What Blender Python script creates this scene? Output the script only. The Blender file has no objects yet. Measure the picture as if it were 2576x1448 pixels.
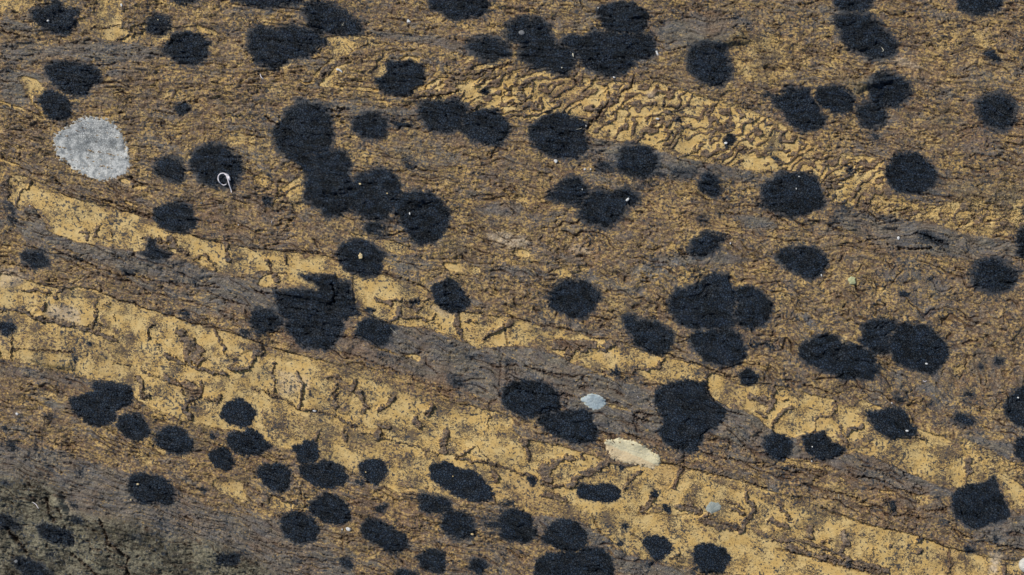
import bpy, math, random
import numpy as np

# ------------------------------------------------------------------ camera, sky, sun, exposure
sc = bpy.context.scene
col = sc.collection
S = 1.2 / 2576.0                     # metres per drawing unit (the photographed strip of rock is 1.2 m wide)
CX, CY = 1288.0, 724.0
cam = bpy.data.cameras.new("camera"); camo = bpy.data.objects.new("camera", cam); col.objects.link(camo)
camo.location = (0, 0, 1.6); cam.sensor_width = 36; cam.lens = 36 * 1.6 / 1.2
cam.clip_start = 0.01; cam.clip_end = 100
sc.camera = camo
SUN_EL, SUN_AZ = math.radians(40), math.radians(-50)      # light comes from the upper left
w = bpy.data.worlds.new("World"); sc.world = w; w.use_nodes = True
nt = w.node_tree; nt.nodes.clear()
sky = nt.nodes.new("ShaderNodeTexSky"); sky.sky_type = 'NISHITA'; sky.sun_disc = False
sky.sun_elevation = SUN_EL; sky.sun_rotation = SUN_AZ
bg = nt.nodes.new("ShaderNodeBackground"); bg.inputs[1].default_value = 0.08
out = nt.nodes.new("ShaderNodeOutputWorld")
nt.links.new(sky.outputs[0], bg.inputs[0]); nt.links.new(bg.outputs[0], out.inputs[0])
sl = bpy.data.lights.new("sun", 'SUN'); sl.energy = 3.4; sl.angle = math.radians(4); sl.color = (1, .95, .87)
so = bpy.data.objects.new("sun", sl); col.objects.link(so)
so.rotation_euler = (math.pi/2 - SUN_EL, 0, 0)
so.rotation_mode = 'XYZ'
# direction towards the sun: azimuth measured from +Y towards +X
import mathutils
d = mathutils.Vector((math.sin(SUN_AZ)*math.cos(SUN_EL), math.cos(SUN_AZ)*math.cos(SUN_EL), math.sin(SUN_EL)))
so.rotation_euler = d.to_track_quat('Z', 'Y').to_euler()
sc.view_settings.view_transform = 'Standard'; sc.view_settings.look = 'None'
sc.view_settings.exposure = 0.12; sc.view_settings.gamma = 1

# ------------------------------------------------------------------ noise helpers
def hsh(ix, iy, seed):
    h = (ix.astype(np.int64) * 374761393 + iy.astype(np.int64) * 668265263 + seed * 1442695041) & 0xffffffff
    h = ((h ^ (h >> 13)) * 1274126177) & 0xffffffff
    h = (h ^ (h >> 16)) & 0xffff
    return (h * (2*math.pi/65536.0)).astype(np.float32)
GT = None
def perlin(x, y, seed=0):
    x = x.astype(np.float32); y = y.astype(np.float32)
    ix = np.floor(x); iy = np.floor(y); fx = x-ix; fy = y-iy
    u = fx*fx*fx*(fx*(fx*6-15)+10); v = fy*fy*fy*(fy*(fy*6-15)+10)
    def g(dx, dy):
        a = hsh(ix+dx, iy+dy, seed)
        return np.cos(a)*(fx-dx) + np.sin(a)*(fy-dy)
    a = g(0, 0); b = g(1, 0); c = g(0, 1); e = g(1, 1)
    return ((a+(b-a)*u) + ((c+(e-c)*u)-(a+(b-a)*u))*v) * 1.5
def fbm(x, y, scale, octv=4, seed=0, rough=.5, sy=None):
    sy = sy or scale
    r = 0; a = 1; t = 0; f = 1.0
    for i in range(octv):
        r = r + a*perlin(x*f/scale+7.3*i, y*f/sy+3.1*i, seed+i*17); t += a; a *= rough; f *= 2.03
    return r/t
def sst(a, b, x):
    t = np.clip((x-a)/(b-a), 0, 1); return t*t*(3-2*t)

# ------------------------------------------------------------------ the grid (drawing units, y down)
STEP = 1.95
inner_x = np.arange(-45, 2621+STEP, STEP); inner_y = np.arange(-35, 1483+STEP, STEP)
def ext(a):
    o = []; s = STEP; p = 0
    while p < 1500:
        s *= 1.12; p += s; o.append(p)
    o = np.array(o); return np.concatenate([a[0]-o[::-1], a, a[-1]+o])
gx = ext(inner_x); gy = ext(inner_y)
NX, NY = len(gx), len(gy)
X, Y = np.meshgrid(gx, gy)
X = X.astype(np.float32); Y = Y.astype(np.float32)

# warps used for natural outlines
w1x = fbm(X, Y, 26, 3, 11)*9; w1y = fbm(X, Y, 26, 3, 51)*9
w2x = fbm(X, Y, 7, 2, 91)*5.0; w2y = fbm(X, Y, 7, 2, 131)*5.0
XA, YA = X+w1x*.55+w2x, Y+w1y*.55+w2y          # lively edges
XB, YB = X+w1x*.5+w2x*.4, Y+w1y*.5+w2y*.4      # calmer edges

# strata coordinate
kx = np.array([0, 644, 1288, 1932, 2576.])
ks = [(-300, (-330, -290, -250, -210, -170)), (120, (100, 150, 215, 290, 370)), (250, (205, 240, 320, 430, 545)),
      (400, (320, 430, 520, 620, 715)), (560, (430, 615, 790, 970, 1190)), (760, (700, 890, 1110, 1290, 1480)),
      (920, (905, 1120, 1310, 1460, 1640)), (1120, (1120, 1330, 1560, 1750, 1900)), (1700, (1700, 1900, 2150, 2350, 2500))]
svals = np.array([k[0] for k in ks], float)
from_poly = [np.polyfit(kx, k[1], 3) for k in ks]
SS = np.zeros_like(X)
for i, xv in enumerate(gx):
    xc = min(max(xv, -60), 2640)
    ys = np.array([np.polyval(p, xc) for p in from_poly]) + (xv-xc)*.25
    ys = np.maximum.accumulate(ys + np.arange(len(ys))*1e-3)
    SS[:, i] = np.interp(gy, ys, svals)
below = Y > 2000
SS = SS + fbm(X, Y, 160, 3, 5)*24
kern = np.ones(41)/41
for i in range(0):
    pass
U = X

def D(tile, s):
    """tile + 'x,y x,y ...' read off an enlarged quarter-tile -> drawing units"""
    r, c = int(tile[0]), int(tile[1])
    p = np.array([[float(v) for v in q.split(',')] for q in s.split()])
    if tile == 'ff' : return p
    return p/4.0 + np.array([644.0*c, 362.0*r])
def DD(tile, s):
    if tile == 'D': return np.array([[float(v) for v in q.split(',')] for q in s.split()])
    return D(tile, s)

def bbox(p, m):
    x0, y0 = p.min(0)-m; x1, y1 = p.max(0)+m
    i0, i1 = np.searchsorted(gx, [x0, x1]); j0, j1 = np.searchsorted(gy, [y0, y1])
    return slice(max(j0-1, 0), min(j1+1, NY)), slice(max(i0-1, 0), min(i1+1, NX))
def segd(px, py, a, b):
    ax, ay = a; bx, by = b; dx, dy = bx-ax, by-ay
    t = np.clip(((px-ax)*dx+(py-ay)*dy)/(dx*dx+dy*dy+1e-9), 0, 1)
    return (px-ax-t*dx)**2 + (py-ay-t*dy)**2
def smooth_closed(p):
    for _ in range(1):                       # one Chaikin pass rounds the corners
        q = np.roll(p, -1, 0); p = np.stack([p*.75+q*.25, p*.25+q*.75], 1).reshape(-1, 2)
    return p
def poly_sd(p, sl, xx, yy):
    """signed distance, positive inside"""
    px, py = xx[sl], yy[sl]
    d2 = np.full(px.shape, 1e12, np.float32); ins = np.zeros(px.shape, bool)
    n = len(p)
    for i in range(n):
        a, b = p[i], p[(i+1) % n]
        d2 = np.minimum(d2, segd(px, py, a, b))
        if a[1] != b[1]:
            cnd = (a[1] > py) != (b[1] > py)
            xi = (b[0]-a[0])*(py-a[1])/(b[1]-a[1])+a[0]
            ins ^= cnd & (px < xi)
    d1 = np.sqrt(d2); return np.where(ins, d1, -d1)
def line_d(p, sl, xx, yy):
    px, py = xx[sl], yy[sl]
    d2 = np.full(px.shape, 1e12, np.float32)
    for i in range(len(p)-1): d2 = np.minimum(d2, segd(px, py, p[i], p[i+1]))
    return np.sqrt(d2)
# ------------------------------------------------------------------ black lichens: tile | outline | cover | fuzz | label
LICHENS = """
00|520,0 600,10 620,60 700,80 800,90 800,150 750,180 770,240 720,270 720,330 660,370 600,345 520,340 430,290 330,230 310,170 320,100 380,85 440,90 460,65 520,50|1|.3|ragged black lichen in the upper left corner with a white speck on it
00|1590,130 1640,160 1700,190 1725,240 1700,290 1680,340 1600,380 1560,350 1490,320 1470,300 1480,230 1520,170|.9|.3|small lozenge shaped black lichen on bright ochre near the top left edge
00|1720,340 1800,330 1880,310 1930,330 2020,320 2020,370 2080,400 2120,440 2080,470 2110,540 2080,600 2000,650 1900,655 1830,630 1740,610 1680,570 1640,500 1650,450 1720,400|1|.3|round black lichen just below right of the small lozenge shaped one
00|1740,-60 1990,-60 2020,0 1980,30 1900,45 1800,40 1750,20 1720,0|1|.3|lower rim of a black lichen cut by the top edge above the lozenge one
00|450,660 540,640 650,620 760,640 900,640 980,700 1000,740 1030,780 980,820 910,880 880,990 800,970 700,960 640,920 560,870 500,800 440,720|1|.4|broad wedge shaped black lichen above the white lichen
00|440,910 500,900 560,930 640,960 700,1020 720,1090 700,1170 640,1210 560,1215 500,1200 450,1150 420,1090 380,1010 370,980 430,950|1|.2|oval black lichen directly above left of the white lichen
00|1790,1040 1850,1025 1910,1060 1925,1100 1880,1150 1810,1170 1760,1130 1745,1080|.8|.3|small round black lichen to the upper right of the white lichen
00|1940,1130 1980,1110 2020,1150 1990,1180 1945,1165|.7|.2|tiny dark lichen touching the small round one right of the white lichen
00|0,670 60,660 110,700 90,745 0,740 -40,700|.4|.8|faint bluish lichen stain at the left edge above the oval lichen
00|230,530 290,520 320,560 280,590 240,570|.35|.8|faint small lichen stain left above the wedge shaped lichen
01|0,270 60,265 130,290 210,310 280,270 380,255 460,290 560,320 620,360 690,390 700,430 640,450 590,510 520,540 500,580 430,590 360,580 300,640 230,670 170,700 80,660 0,640 -16,560 -76,500 -86,450 -46,400 -66,340|1|.5|large wide black lichen with a pointed right arm above an ochre streak
01|480,120 500,60 560,30 640,10 740,40 800,80 880,100 920,160 980,180 1040,230 1070,300 1040,350 960,360 860,350 760,330 640,340 590,300 520,260 560,210 470,170|1|.5|slanting black lichen resting on top of the large wide one with pointed arm
01|-240,-60 480,-60 480,0 440,40 280,50 200,80 130,100 50,80 0,55 -90,40 -150,10 -240,10|.9|.5|long flat black lichen cut by the top edge left of centre
01|1720,-40 2330,-40 2330,20 2340,100 2310,155 2250,170 2150,160 2070,210 1960,210 1900,160 1850,140 1790,110 1760,50|1|.4|black lichen hanging from the top edge near the middle
01|2130,440 2220,400 2300,380 2420,400 2500,430 2540,480 2550,540 2480,600 2380,630 2290,615 2220,560 2150,510|1|.6|oval black lichen below the one hanging from the top edge
01|1310,640 1360,610 1420,640 1480,620 1540,610 1640,630 1690,700 1710,770 1690,850 1620,870 1560,890 1580,940 1560,970 1400,970 1310,950 1260,900 1200,850 1200,790 1260,770 1310,730|1|.15|pebbly surfaced black lichen standing proud amid ochre streaks in the upper middle
01|1640,1060 1740,1010 1830,1040 1900,1030 2000,1010 2090,1050 2130,1090 2110,1130 2060,1170 2090,1250 2060,1320 1900,1330 1800,1320 1720,1260 1650,1170|1|.5|left half of the broad double black lichen under the upper ochre streak
01|2110,1130 2190,1130 2280,1100 2400,1100 2440,1150 2490,1190 2540,1230 2550,1300 2530,1380 2480,1470 2350,1460 2200,1440 2120,1380 2060,1320 2090,1250 2060,1170|1|.4|right half of the broad double black lichen under the upper ochre streak
01|990,1180 1080,1160 1180,1150 1280,1190 1320,1240 1310,1330 1280,1390 1150,1410 1060,1370 990,1320 970,1270 1000,1220|1|.5|rounded black lichen left of the broad double one
01|1340,1220 1400,1200 1500,1230 1600,1255 1560,1275 1520,1295 1420,1285 1370,1250|.8|.4|dark lichen streak between the rounded and the broad double lichen
01|2270,900 2320,890 2365,930 2340,970 2290,965 2260,930|.8|.3|small black dot of lichen on mottled ochre above the broad double lichen
01|950,970 1000,950 1090,960 1080,990 980,1005|.5|.6|faint dark lichen smudge left below the pebbly surfaced lichen
01|1320,1120 1370,1100 1430,1150 1380,1180 1330,1160|.4|.8|faint lichen smudge above the thin dark streak in the upper middle
01|360,1080 440,1040 560,1050 680,1080 740,1110 730,1160 760,1220 760,1330 770,1448 740,1530 640,1560 560,1560 450,1620 380,1610 300,1570 230,1510 190,1448 190,1370 160,1300 240,1270 290,1200 290,1130|1|.5|tall black lichen at the head of the long central chain
11|560,110 700,80 830,65 900,90 960,180 960,240 920,290 940,350 990,400 970,470 990,560 960,620 900,680 850,730 760,745 670,710 660,650 540,600 490,560 480,490 510,430 500,350 520,300 450,220 400,170 450,130|1|.5|ragged black lichen second in the long central chain
11|990,360 1050,310 1150,290 1240,255 1330,270 1420,340 1450,420 1470,500 1420,560 1380,640 1360,700 1310,770 1180,770 1100,740 1020,690 900,640 890,540 920,430|1|.5|folded black lichen third in the long central chain
11|1340,600 1480,500 1600,480 1740,480 1830,530 1880,580 1900,640 1960,690 1950,780 1910,880 1860,960 1800,1000 1680,1020 1590,990 1530,910 1510,840 1460,820 1450,740 1370,720 1400,640|1|.3|big black lichen with a white speck ending the long central chain
11|1120,790 1240,795 1320,830 1340,900 1330,945 1250,930 1160,910 1090,880 1110,840|.7|.6|dim dark lichen just below the folded lichen of the central chain
02|-30,250 30,210 140,175 240,190 320,240 370,290 400,360 410,430 470,470 600,480 660,540 640,620 600,680 560,760 440,740 340,700 200,680 160,640 70,600 60,560 120,530 100,480 60,420 0,420 -40,380 -60,310|1|.6|left lobe of the great black cluster with a grey disc on it
02|850,80 900,60 1000,50 1080,25 1180,20 1260,50 1330,100 1360,170 1350,260 1330,330 1240,345 1000,335 930,310 900,220 860,160|1|.2|top knob of the great black cluster near the top edge
02|470,440 500,380 600,350 720,380 790,320 900,310 1000,330 1240,340 1320,320 1400,360 1450,440 1470,510 1430,580 1260,600 1200,680 1130,740 1040,770 960,780 860,750 760,700 700,640 670,580 640,500 560,480|1|.4|widest black lichen of the great cluster with crackled middle
02|1780,480 1860,470 1960,430 2060,460 2150,500 2170,580 2160,640 2200,680 2190,740 2190,800 2120,860 2000,860 1900,830 1830,780 1780,700 1760,620 1790,550|1|.6|squarish black lichen to the right of the great cluster
02|240,1230 300,1190 380,1140 460,1130 540,1160 600,1180 680,1190 740,1240 730,1300 700,1350 740,1380 760,1448 740,1550 620,1610 480,1600 350,1570 260,1500 200,1440 170,1360 190,1280|1|.4|round knobbly black lichen at the foot of the long brown vein
02|2120,1420 2160,1370 2200,1360 2250,1390 2240,1440 2200,1490 2130,1480|.9|.1|small dark knob with white crumbs amid the ochre veins
02|1620,1190 1680,1180 1710,1230 1660,1260 1625,1240|.7|.2|tiny dark lichen drop in a vein end on the upper ochre
02|1500,1000 1550,985 1570,1030 1540,1090 1505,1070|.6|.3|small dark lichen on a hooked vein of the upper ochre
02|60,75 110,65 120,100 80,110|.5|.6|tiny dark lichen near the top edge left of the great cluster
02|1620,100 1670,90 1680,130 1640,140|.45|.7|small bluish lichen smudge near the top right of the great cluster
02|2190,160 2270,150 2280,200 2220,215|.45|.8|bluish lichen smudge on grey rock left of the top right pair
02|2510,940 2576,930 2600,970 2560,1000 2520,980|.7|.4|small dark lichen just left of the twin lichens in the upper right
02|1470,320 1530,300 1550,320 1500,345|.7|.4|small black streak of lichen right beside the great cluster
03|650,-40 1080,-40 1070,20 1000,110 900,120 780,120 710,90 660,30|1|.4|black lichen cut by the top edge above the long slanting one
03|650,200 740,150 850,130 980,140 1080,180 1130,240 1150,300 1230,340 1260,400 1310,460 1280,520 1200,570 1080,590 1000,570 940,520 860,490 760,420 720,360 740,330 690,270|1|.6|long slanting black lichen with a pale broken twig on it
03|1890,-40 2330,-40 2350,60 2300,110 2200,150 2080,155 1980,130 1910,90 1890,50|1|.4|black lichen cut by the top edge in the upper right corner
03|2150,530 2220,505 2280,530 2330,590 2330,640 2280,650 2210,610 2160,570|.75|.4|small oval blue black lichen under the upper right corner one
03|140,900 230,880 300,900 400,900 430,960 470,1020 530,1080 570,1180 570,1240 500,1310 390,1335 290,1310 230,1250 170,1190 150,1120 80,1080 30,1020 30,970 90,990 180,960|1|.4|left one of the touching twin lichens in the upper right
03|480,920 520,870 640,865 740,890 820,920 870,980 860,1060 860,1110 780,1160 680,1150 590,1110 530,1060 480,1000|1|.4|right one of the touching twin lichens in the upper right
03|1000,860 1060,800 1090,750 1150,730 1250,760 1340,800 1400,860 1440,920 1410,980 1350,1020 1300,1050 1290,1080 1180,1070 1080,1080 1040,1050 1040,960|1|.6|upper black lichen of the pair beside the greenish patch
03|900,1090 980,1050 1050,1030 1140,1070 1160,1120 1180,1180 1150,1240 1080,1300 1000,1290 940,1240 900,1170|.9|.6|lower smaller black lichen hanging under the one by the greenish patch
03|2110,1020 2170,980 2260,950 2350,960 2430,1010 2480,1070 2460,1130 2470,1180 2430,1260 2370,1300 2280,1310 2210,1270 2150,1190 2100,1130 2090,1060|.95|.7|soft edged black lichen near the right edge of the upper third
03|1010,1370 1080,1350 1140,1380 1110,1430 1040,1420|.7|.5|small dim lichen below the pair beside the greenish patch
03|1910,260 1950,240 1985,255 1950,275 1915,272|.6|.2|tiny bluish lichen on pale ochre in the upper right corner
03|910,960 960,950 970,985 930,1000|.6|.5|tiny dark lichen between the twins and the pair beside them
10|1570,200 1630,150 1700,140 1780,150 1830,200 1860,260 1840,330 1810,380 1740,370 1650,340 1580,310 1560,250|.95|.6|fuzzy black lichen left of the one with the white curl
10|1930,110 1990,60 2080,20 2180,10 2280,40 2360,110 2430,170 2450,240 2410,320 2400,380 2300,430 2160,430 2060,390 1990,330 1940,250 1920,170|1|.6|round black lichen with the white curled thread lying on it
10|1550,650 1640,610 1740,590 1850,600 1930,660 1970,740 1980,820 1920,890 1820,890 1720,880 1620,840 1570,790 1530,740|1|.3|striped black lichen on the upper rim of the left ochre band
10|1490,960 1560,960 1580,1000 1620,1060 1700,1090 1730,1110 1700,1150 1600,1180 1560,1190 1480,1150 1400,1110 1470,1070 1470,1020|.9|.4|spiky black lichen spilling over the lower rim of the left ochre band
10|220,1100 290,1070 360,1080 440,1080 460,1130 510,1180 510,1240 400,1265 320,1240 250,1200 210,1150|.95|.4|oval black lichen near the left edge above the pale ochre corner
10|740,1110 800,1105 860,1140 850,1180 790,1180 740,1150|.55|.5|dim small lichen on the grey layer right of the left edge oval
10|1220,1270 1300,1250 1380,1280 1320,1310 1250,1290|.9|.3|small flat black lichen on the grey layer left of the spiky one
10|1930,1370 1960,1360 1990,1400 1960,1430 1930,1410|.7|.3|tiny black lichen on the grey layer left of the hooked ledge
10|50,620 100,620 150,680 130,720 100,690 80,660|.8|.5|dark lichen streak in a hollow at the left edge
10|75,730 130,720 170,760 120,785 80,760|.6|.6|dim lichen below the dark streak at the left edge
10|1750,1210 1800,1200 1825,1230 1780,1250|.4|.8|faint bluish spot right below the spiky black lichen
10|1400,130 1440,110 1470,150 1440,200 1400,170|.4|.6|faint dark spot between the white lichen and the fuzzy black one
10|2460,450 2490,440 2500,470 2470,480|.6|.3|tiny dark lichen right of the tip of the white curl
11|830,1040 900,990 1000,960 1120,965 1200,1010 1270,1080 1300,1150 1280,1230 1240,1300 1170,1340 1060,1340 960,1300 900,1250 850,1180 820,1110|1|.4|round black lichen with a small yellow chip in its middle
11|1480,150 1540,130 1610,180 1600,240 1540,260 1480,220|.6|.7|dim round lichen spot above the folded lichen of the central chain
11|50,540 110,515 160,550 150,620 100,630 50,590|.85|.2|small teal black lichen in ochre left of the central chain
11|100,290 160,280 170,340 130,370 95,320|.6|.2|small dark wedge of lichen in ochre left of the central chain
11|420,1310 520,1315 640,1330 740,1310 790,1300 820,1370 930,1390 960,1448 980,1500 980,1660 1070,1690 980,1750 870,1780 890,1830 880,1890 840,1960 790,2000 760,2060 650,2090 560,2060 470,2050 410,2010 380,1930 310,1890 280,1830 330,1780 260,1740 210,1670 200,1610 210,1560 170,1510 190,1480 300,1470 400,1455 500,1460 620,1475 650,1440 600,1400 520,1370|1|.3|biggest black lichen, running up a hooked ledge in the centre left
21|-50,260 0,220 70,210 160,230 220,280 250,330 270,370 220,410 150,430 60,460 30,490 0,420 -60,370 -60,300|1|.4|black lichen touching the left side of the biggest one
20|2410,430 2480,415 2550,440 2550,480 2480,500 2410,480|.8|.3|small oval lichen on the ochre rim below left of the biggest one
21|1010,400 1050,360 1100,300 1150,280 1200,320 1290,340 1370,380 1400,400 1370,450 1370,500 1330,560 1260,600 1200,570 1150,540 1060,500 1000,470|1|.4|black lichen with a pale needle at its right tip
21|1090,200 1160,190 1210,210 1220,240 1160,265 1110,240|.95|.1|small leaf shaped black lichen on the rim above the one with the needle
21|1560,130 1620,120 1650,150 1610,185 1565,170|.65|.4|small dark lichen inside an eye shaped vein on the ochre
21|1770,-20 1850,-40 1870,-60 1950,-90 2020,-60 2060,0 2110,60 2140,130 2150,180 2110,220 2050,260 1970,255 1890,220 1820,140 1770,80|1|.2|black lichen at the top corner of the central ochre band
21|2290,700 2350,690 2380,715 2330,735|.8|.3|small black spot left of the long vertical crack on the grey layer
21|2490,720 2560,710 2600,740 2540,765 2490,750|.75|.4|small black spot just right of the long vertical crack
21|1910,880 1980,900 2060,910 2090,960 2040,1000 1980,970|.75|.6|blue black lichen smear on the lower grey layer near the centre
21|1240,665 1280,655 1300,690 1260,700|.7|.5|tiny dark lichen below the one with the pale needle
21|1820,550 1860,535 1900,560 1860,580|.5|.7|faint dark smudge on the grey layer under the central ochre
21|2130,690 2170,680 2190,710 2150,730|.6|.5|tiny lichen left of the small black spot by the long crack
12|470,430 530,360 600,345 690,360 730,420 770,460 750,500 700,600 640,620 560,600 480,570 410,550 340,520 400,480|1|.6|upper left black lichen of the ragged pair right of centre
12|660,660 730,600 760,500 860,470 950,480 1010,510 1090,460 1150,450 1210,490 1280,550 1250,600 1160,610 1150,680 1070,760 1020,820 960,850 880,830 840,800 720,780 670,720|1|.6|winged lower black lichen of the ragged pair right of centre
12|1110,60 1180,20 1310,15 1400,70 1460,130 1470,200 1430,280 1370,330 1220,340 1130,290 1060,250 1050,170 1100,120|1|.5|round black lichen right of the knobbly one and lower
12|830,230 870,200 960,190 1010,220 1040,250 960,275 880,260|.8|.6|small flat dark lichen between the knobbly and the next round one
12|1600,290 1650,230 1740,250 1820,290 1820,340 1720,350 1640,330|.6|.8|faint speckled lichen on brown rock right of centre
12|1440,290 1480,280 1550,310 1500,335 1450,320|.7|.5|tiny dark lichen at the lower right rim of a round one
12|1260,410 1340,390 1440,410 1380,430 1290,430|.55|.7|faint blue streak of lichen below the round one right of centre
12|1890,350 1940,305 2000,305 2060,340 2100,400 2080,480 2090,520 2010,530 1940,490 1880,450 1870,400|.95|.5|small upright black lichen on plain brown rock right of centre
12|1850,770 1900,730 1960,750 2000,800 1950,850 1890,820|.65|.4|small grey blue lichen midway above the torn black lichen
12|1820,990 1870,960 1940,900 2020,900 2070,930 2150,950 2070,1000 2060,1050 2000,1110 1900,1130 1830,1110 1780,1070 1810,1040|1|.6|torn black lichen with streaky left edge right of the centre
12|1360,340 1400,325 1410,350 1380,365|.8|.2|tiny black dot under the round lichen right of centre
12|2040,690 2080,680 2120,720 2080,740|.6|.5|small dark smudge at the tip of a grey tongue of rock
12|2480,620 2540,600 2600,620 2560,655 2500,650|.7|.5|low dark streak at the left foot of the arched lichen
13|-70,440 -20,400 0,370 60,330 140,310 220,280 310,280 420,310 480,330 510,400 510,480 560,560 570,600 500,660 400,700 300,740 200,740 100,700 40,660 -40,620 -40,560 -70,500|1|.4|arched black lichen under the right hand ochre with two white specks
13|1240,150 1330,90 1420,90 1500,110 1560,160 1620,210 1690,280 1700,340 1670,420 1580,480 1500,500 1400,510 1310,500 1240,450 1200,380 1170,310 1160,250 1220,230|1|.3|deep black round lichen at the right end of the upper ochre
13|80,1110 160,1060 240,1040 340,1040 450,1040 540,1090 600,1160 600,1210 550,1290 500,1350 400,1360 330,1350 260,1280 160,1240 100,1210|1|.4|plain oval black lichen upper left of the pale star shaped chip
13|2480,960 2500,900 2560,830 2620,820 2680,900 2680,1150 2560,1150 2500,1100 2510,1020|1|.3|black lichen cut by the right edge at mid height
13|2080,1240 2160,1180 2280,1160 2400,1210 2490,1290 2480,1380 2440,1448 2380,1480 2250,1500 2140,1450 2080,1400 2050,1330|1|.7|soft edged black lichen below the one cut by the right edge
13|600,520 680,500 740,540 700,600 620,610|.45|.7|faint bluish lichen right of the arched one
13|10,120 60,110 110,150 130,190 90,200 40,160|.7|.2|small curved dark lichen above the arched one
13|770,240 820,230 860,280 820,340 790,310|.85|.1|small dark knob of lichen on ochre between two large lichens
13|1100,760 1160,735 1230,780 1180,805|.7|.3|small teal lichen in a slit of the grey brown layer
13|620,750 680,750 700,780 650,795|.7|.5|tiny dark lichen on the brown layer below the arched one
13|720,640 770,625 810,650 760,670|.65|.5|small dark lichen just right of the foot of the arched one
13|1500,920 1570,890 1660,920 1740,980 1830,1020 1740,1010 1640,980 1560,960|.75|.6|bluish lichen smear along a crevice in the right hand rock
13|2540,660 2600,640 2640,700 2600,740 2550,710|.7|.5|sliver of dark lichen on the right edge above mid height
13|1560,1340 1640,1320 1680,1370 1620,1410 1570,1380|.35|.8|very faint lichen spot right of the pale star shaped chip
13|0,1080 40,1085 30,1130 0,1140 -20,1110|.5|.6|faint spot at the left of the plain oval lichen
22|380,60 430,0 480,-60 600,-80 720,-70 800,-20 860,20 890,80 880,150 840,230 780,290 700,300 600,300 520,270 440,230 390,190 400,130 360,90|1|.4|round black lichen above the central ochre band right of the middle
22|1130,290 1190,270 1260,310 1340,330 1450,330 1530,370 1560,410 1620,450 1640,520 1600,590 1560,630 1500,680 1450,670 1340,630 1250,580 1190,500 1160,420 1120,370|1|.4|slanted black lichen with an upper left knob above the ochre band
22|1570,110 1650,30 1760,-10 1880,-40 1900,-100 2030,-150 2170,-140 2180,-80 2230,-10 2250,60 2240,150 2230,220 2240,330 2260,400 2150,410 1950,430 1820,420 1700,380 1640,310 1590,240 1580,170|1|.4|largest black lichen of the big three lobed cluster right of centre
22|2240,30 2350,-10 2450,0 2540,60 2610,130 2620,240 2600,330 2530,400 2420,415 2320,390 2250,350 2235,220|1|.4|right hand lobe of the big three lobed cluster
22|1830,440 1950,430 2100,405 2240,420 2300,480 2320,560 2370,640 2340,700 2290,770 2200,790 2060,770 1950,770 1900,700 1810,620 1790,540 1800,480|1|.4|bottom lobe of the big three lobed cluster
22|2350,560 2420,530 2500,540 2520,590 2440,620 2380,620|.55|.5|speckled dim lichen right beside the bottom lobe of the three lobed cluster
22|-80,1000 20,950 100,930 200,915 300,940 400,1000 460,1070 490,1150 480,1210 440,1260 300,1280 200,1300 130,1310 20,1270 -60,1210 -110,1120|1|.3|round black lichen left of the pale blue grey lichen
22|260,1310 350,1260 500,1240 640,1240 700,1200 790,1240 810,1320 850,1400 860,1480 830,1530 740,1570 620,1560 500,1540 400,1470 300,1400 260,1360|1|.3|black lichen below the pale blue grey lichen
22|1500,970 1560,960 1640,930 1730,940 1780,920 1850,950 1950,940 1975,1060 2010,1110 2100,1180 2160,1220 2140,1280 2110,1340 2050,1400 1980,1448 1920,1500 1900,1580 1860,1650 1740,1670 1640,1630 1550,1580 1480,1490 1480,1420 1530,1360 1520,1310 1470,1260 1430,1150 1430,1060 1480,1000|1|.2|tall black lichen above right of the cream coloured patch
22|980,840 1020,810 1080,840 1100,870 1040,890 1000,870|.9|.2|tiny black lichen under the middle of the ochre band
22|1130,910 1150,895 1170,920 1150,940|.6|.3|speck of lichen right of the tiny one under the ochre band
22|2260,860 2330,820 2400,820 2450,860 2500,890 2470,960 2430,990 2350,990 2290,960 2300,910|.95|.2|small black lichen below the three lobed cluster
23|320,600 400,530 500,480 600,470 700,490 750,560 850,570 980,590 1020,640 1060,700 1080,760 1120,800 1120,850 1060,880 1040,920 960,930 880,910 820,930 720,920 640,870 520,820 420,780 340,740 310,670|1|.4|long black lichen lower left of the big double one on the right
23|950,380 1020,330 1120,310 1210,320 1290,370 1290,420 1220,470 1210,560 1240,640 1180,680 1080,660 1000,610 920,550 920,500 970,460 950,420|1|.4|left lobe of the big double lichen on the right
23|1300,370 1400,350 1500,370 1620,400 1700,450 1750,510 1800,580 1830,640 1810,700 1770,760 1720,820 1660,880 1600,860 1500,840 1380,800 1290,760 1270,700 1240,640 1210,560 1220,470 1290,420|1|.4|right lobe of the big double lichen on the right, with a white chip
23|2400,1140 2450,1060 2540,1010 2640,980 2700,1100 2700,1400 2560,1400 2470,1360 2400,1290 2370,1210|1|.2|black lichen cut by the right edge in the lower half
23|1320,30 1370,10 1420,50 1410,100 1350,100 1320,60|.75|.2|small round lichen alone on plain brown rock to the right
23|980,1240 1060,1240 1140,1250 1200,1210 1300,1210 1380,1250 1400,1310 1440,1370 1500,1410 1480,1448 1440,1500 1360,1510 1250,1530 1170,1500 1130,1460 1060,1410 1000,1320|1|.2|winged black lichen on the lower ochre band near the right
23|1860,1320 1920,1270 1980,1280 2060,1300 2150,1340 2120,1380 2000,1400 1900,1380|.8|.4|dim flat lichen right of the winged one
23|1280,1100 1320,1070 1380,1100 1360,1150 1300,1150|.75|.5|small dim lichen above the winged one
23|1610,1170 1640,1155 1690,1170 1640,1200|.7|.4|tiny lichen upper right of the winged one
23|1960,1080 1990,1030 2050,1030 2080,1080 2020,1130 1970,1110|.55|.8|greenish black faint lichen near the right edge of the lower half
23|1680,1350 1730,1325 1775,1360 1740,1390 1690,1380|.5|.7|faint smudge between the winged and the dim flat lichen
23|2280,730 2330,700 2390,740 2340,770 2290,760|.8|.5|small dark lichen right of the big double one, the upper of two
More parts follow.
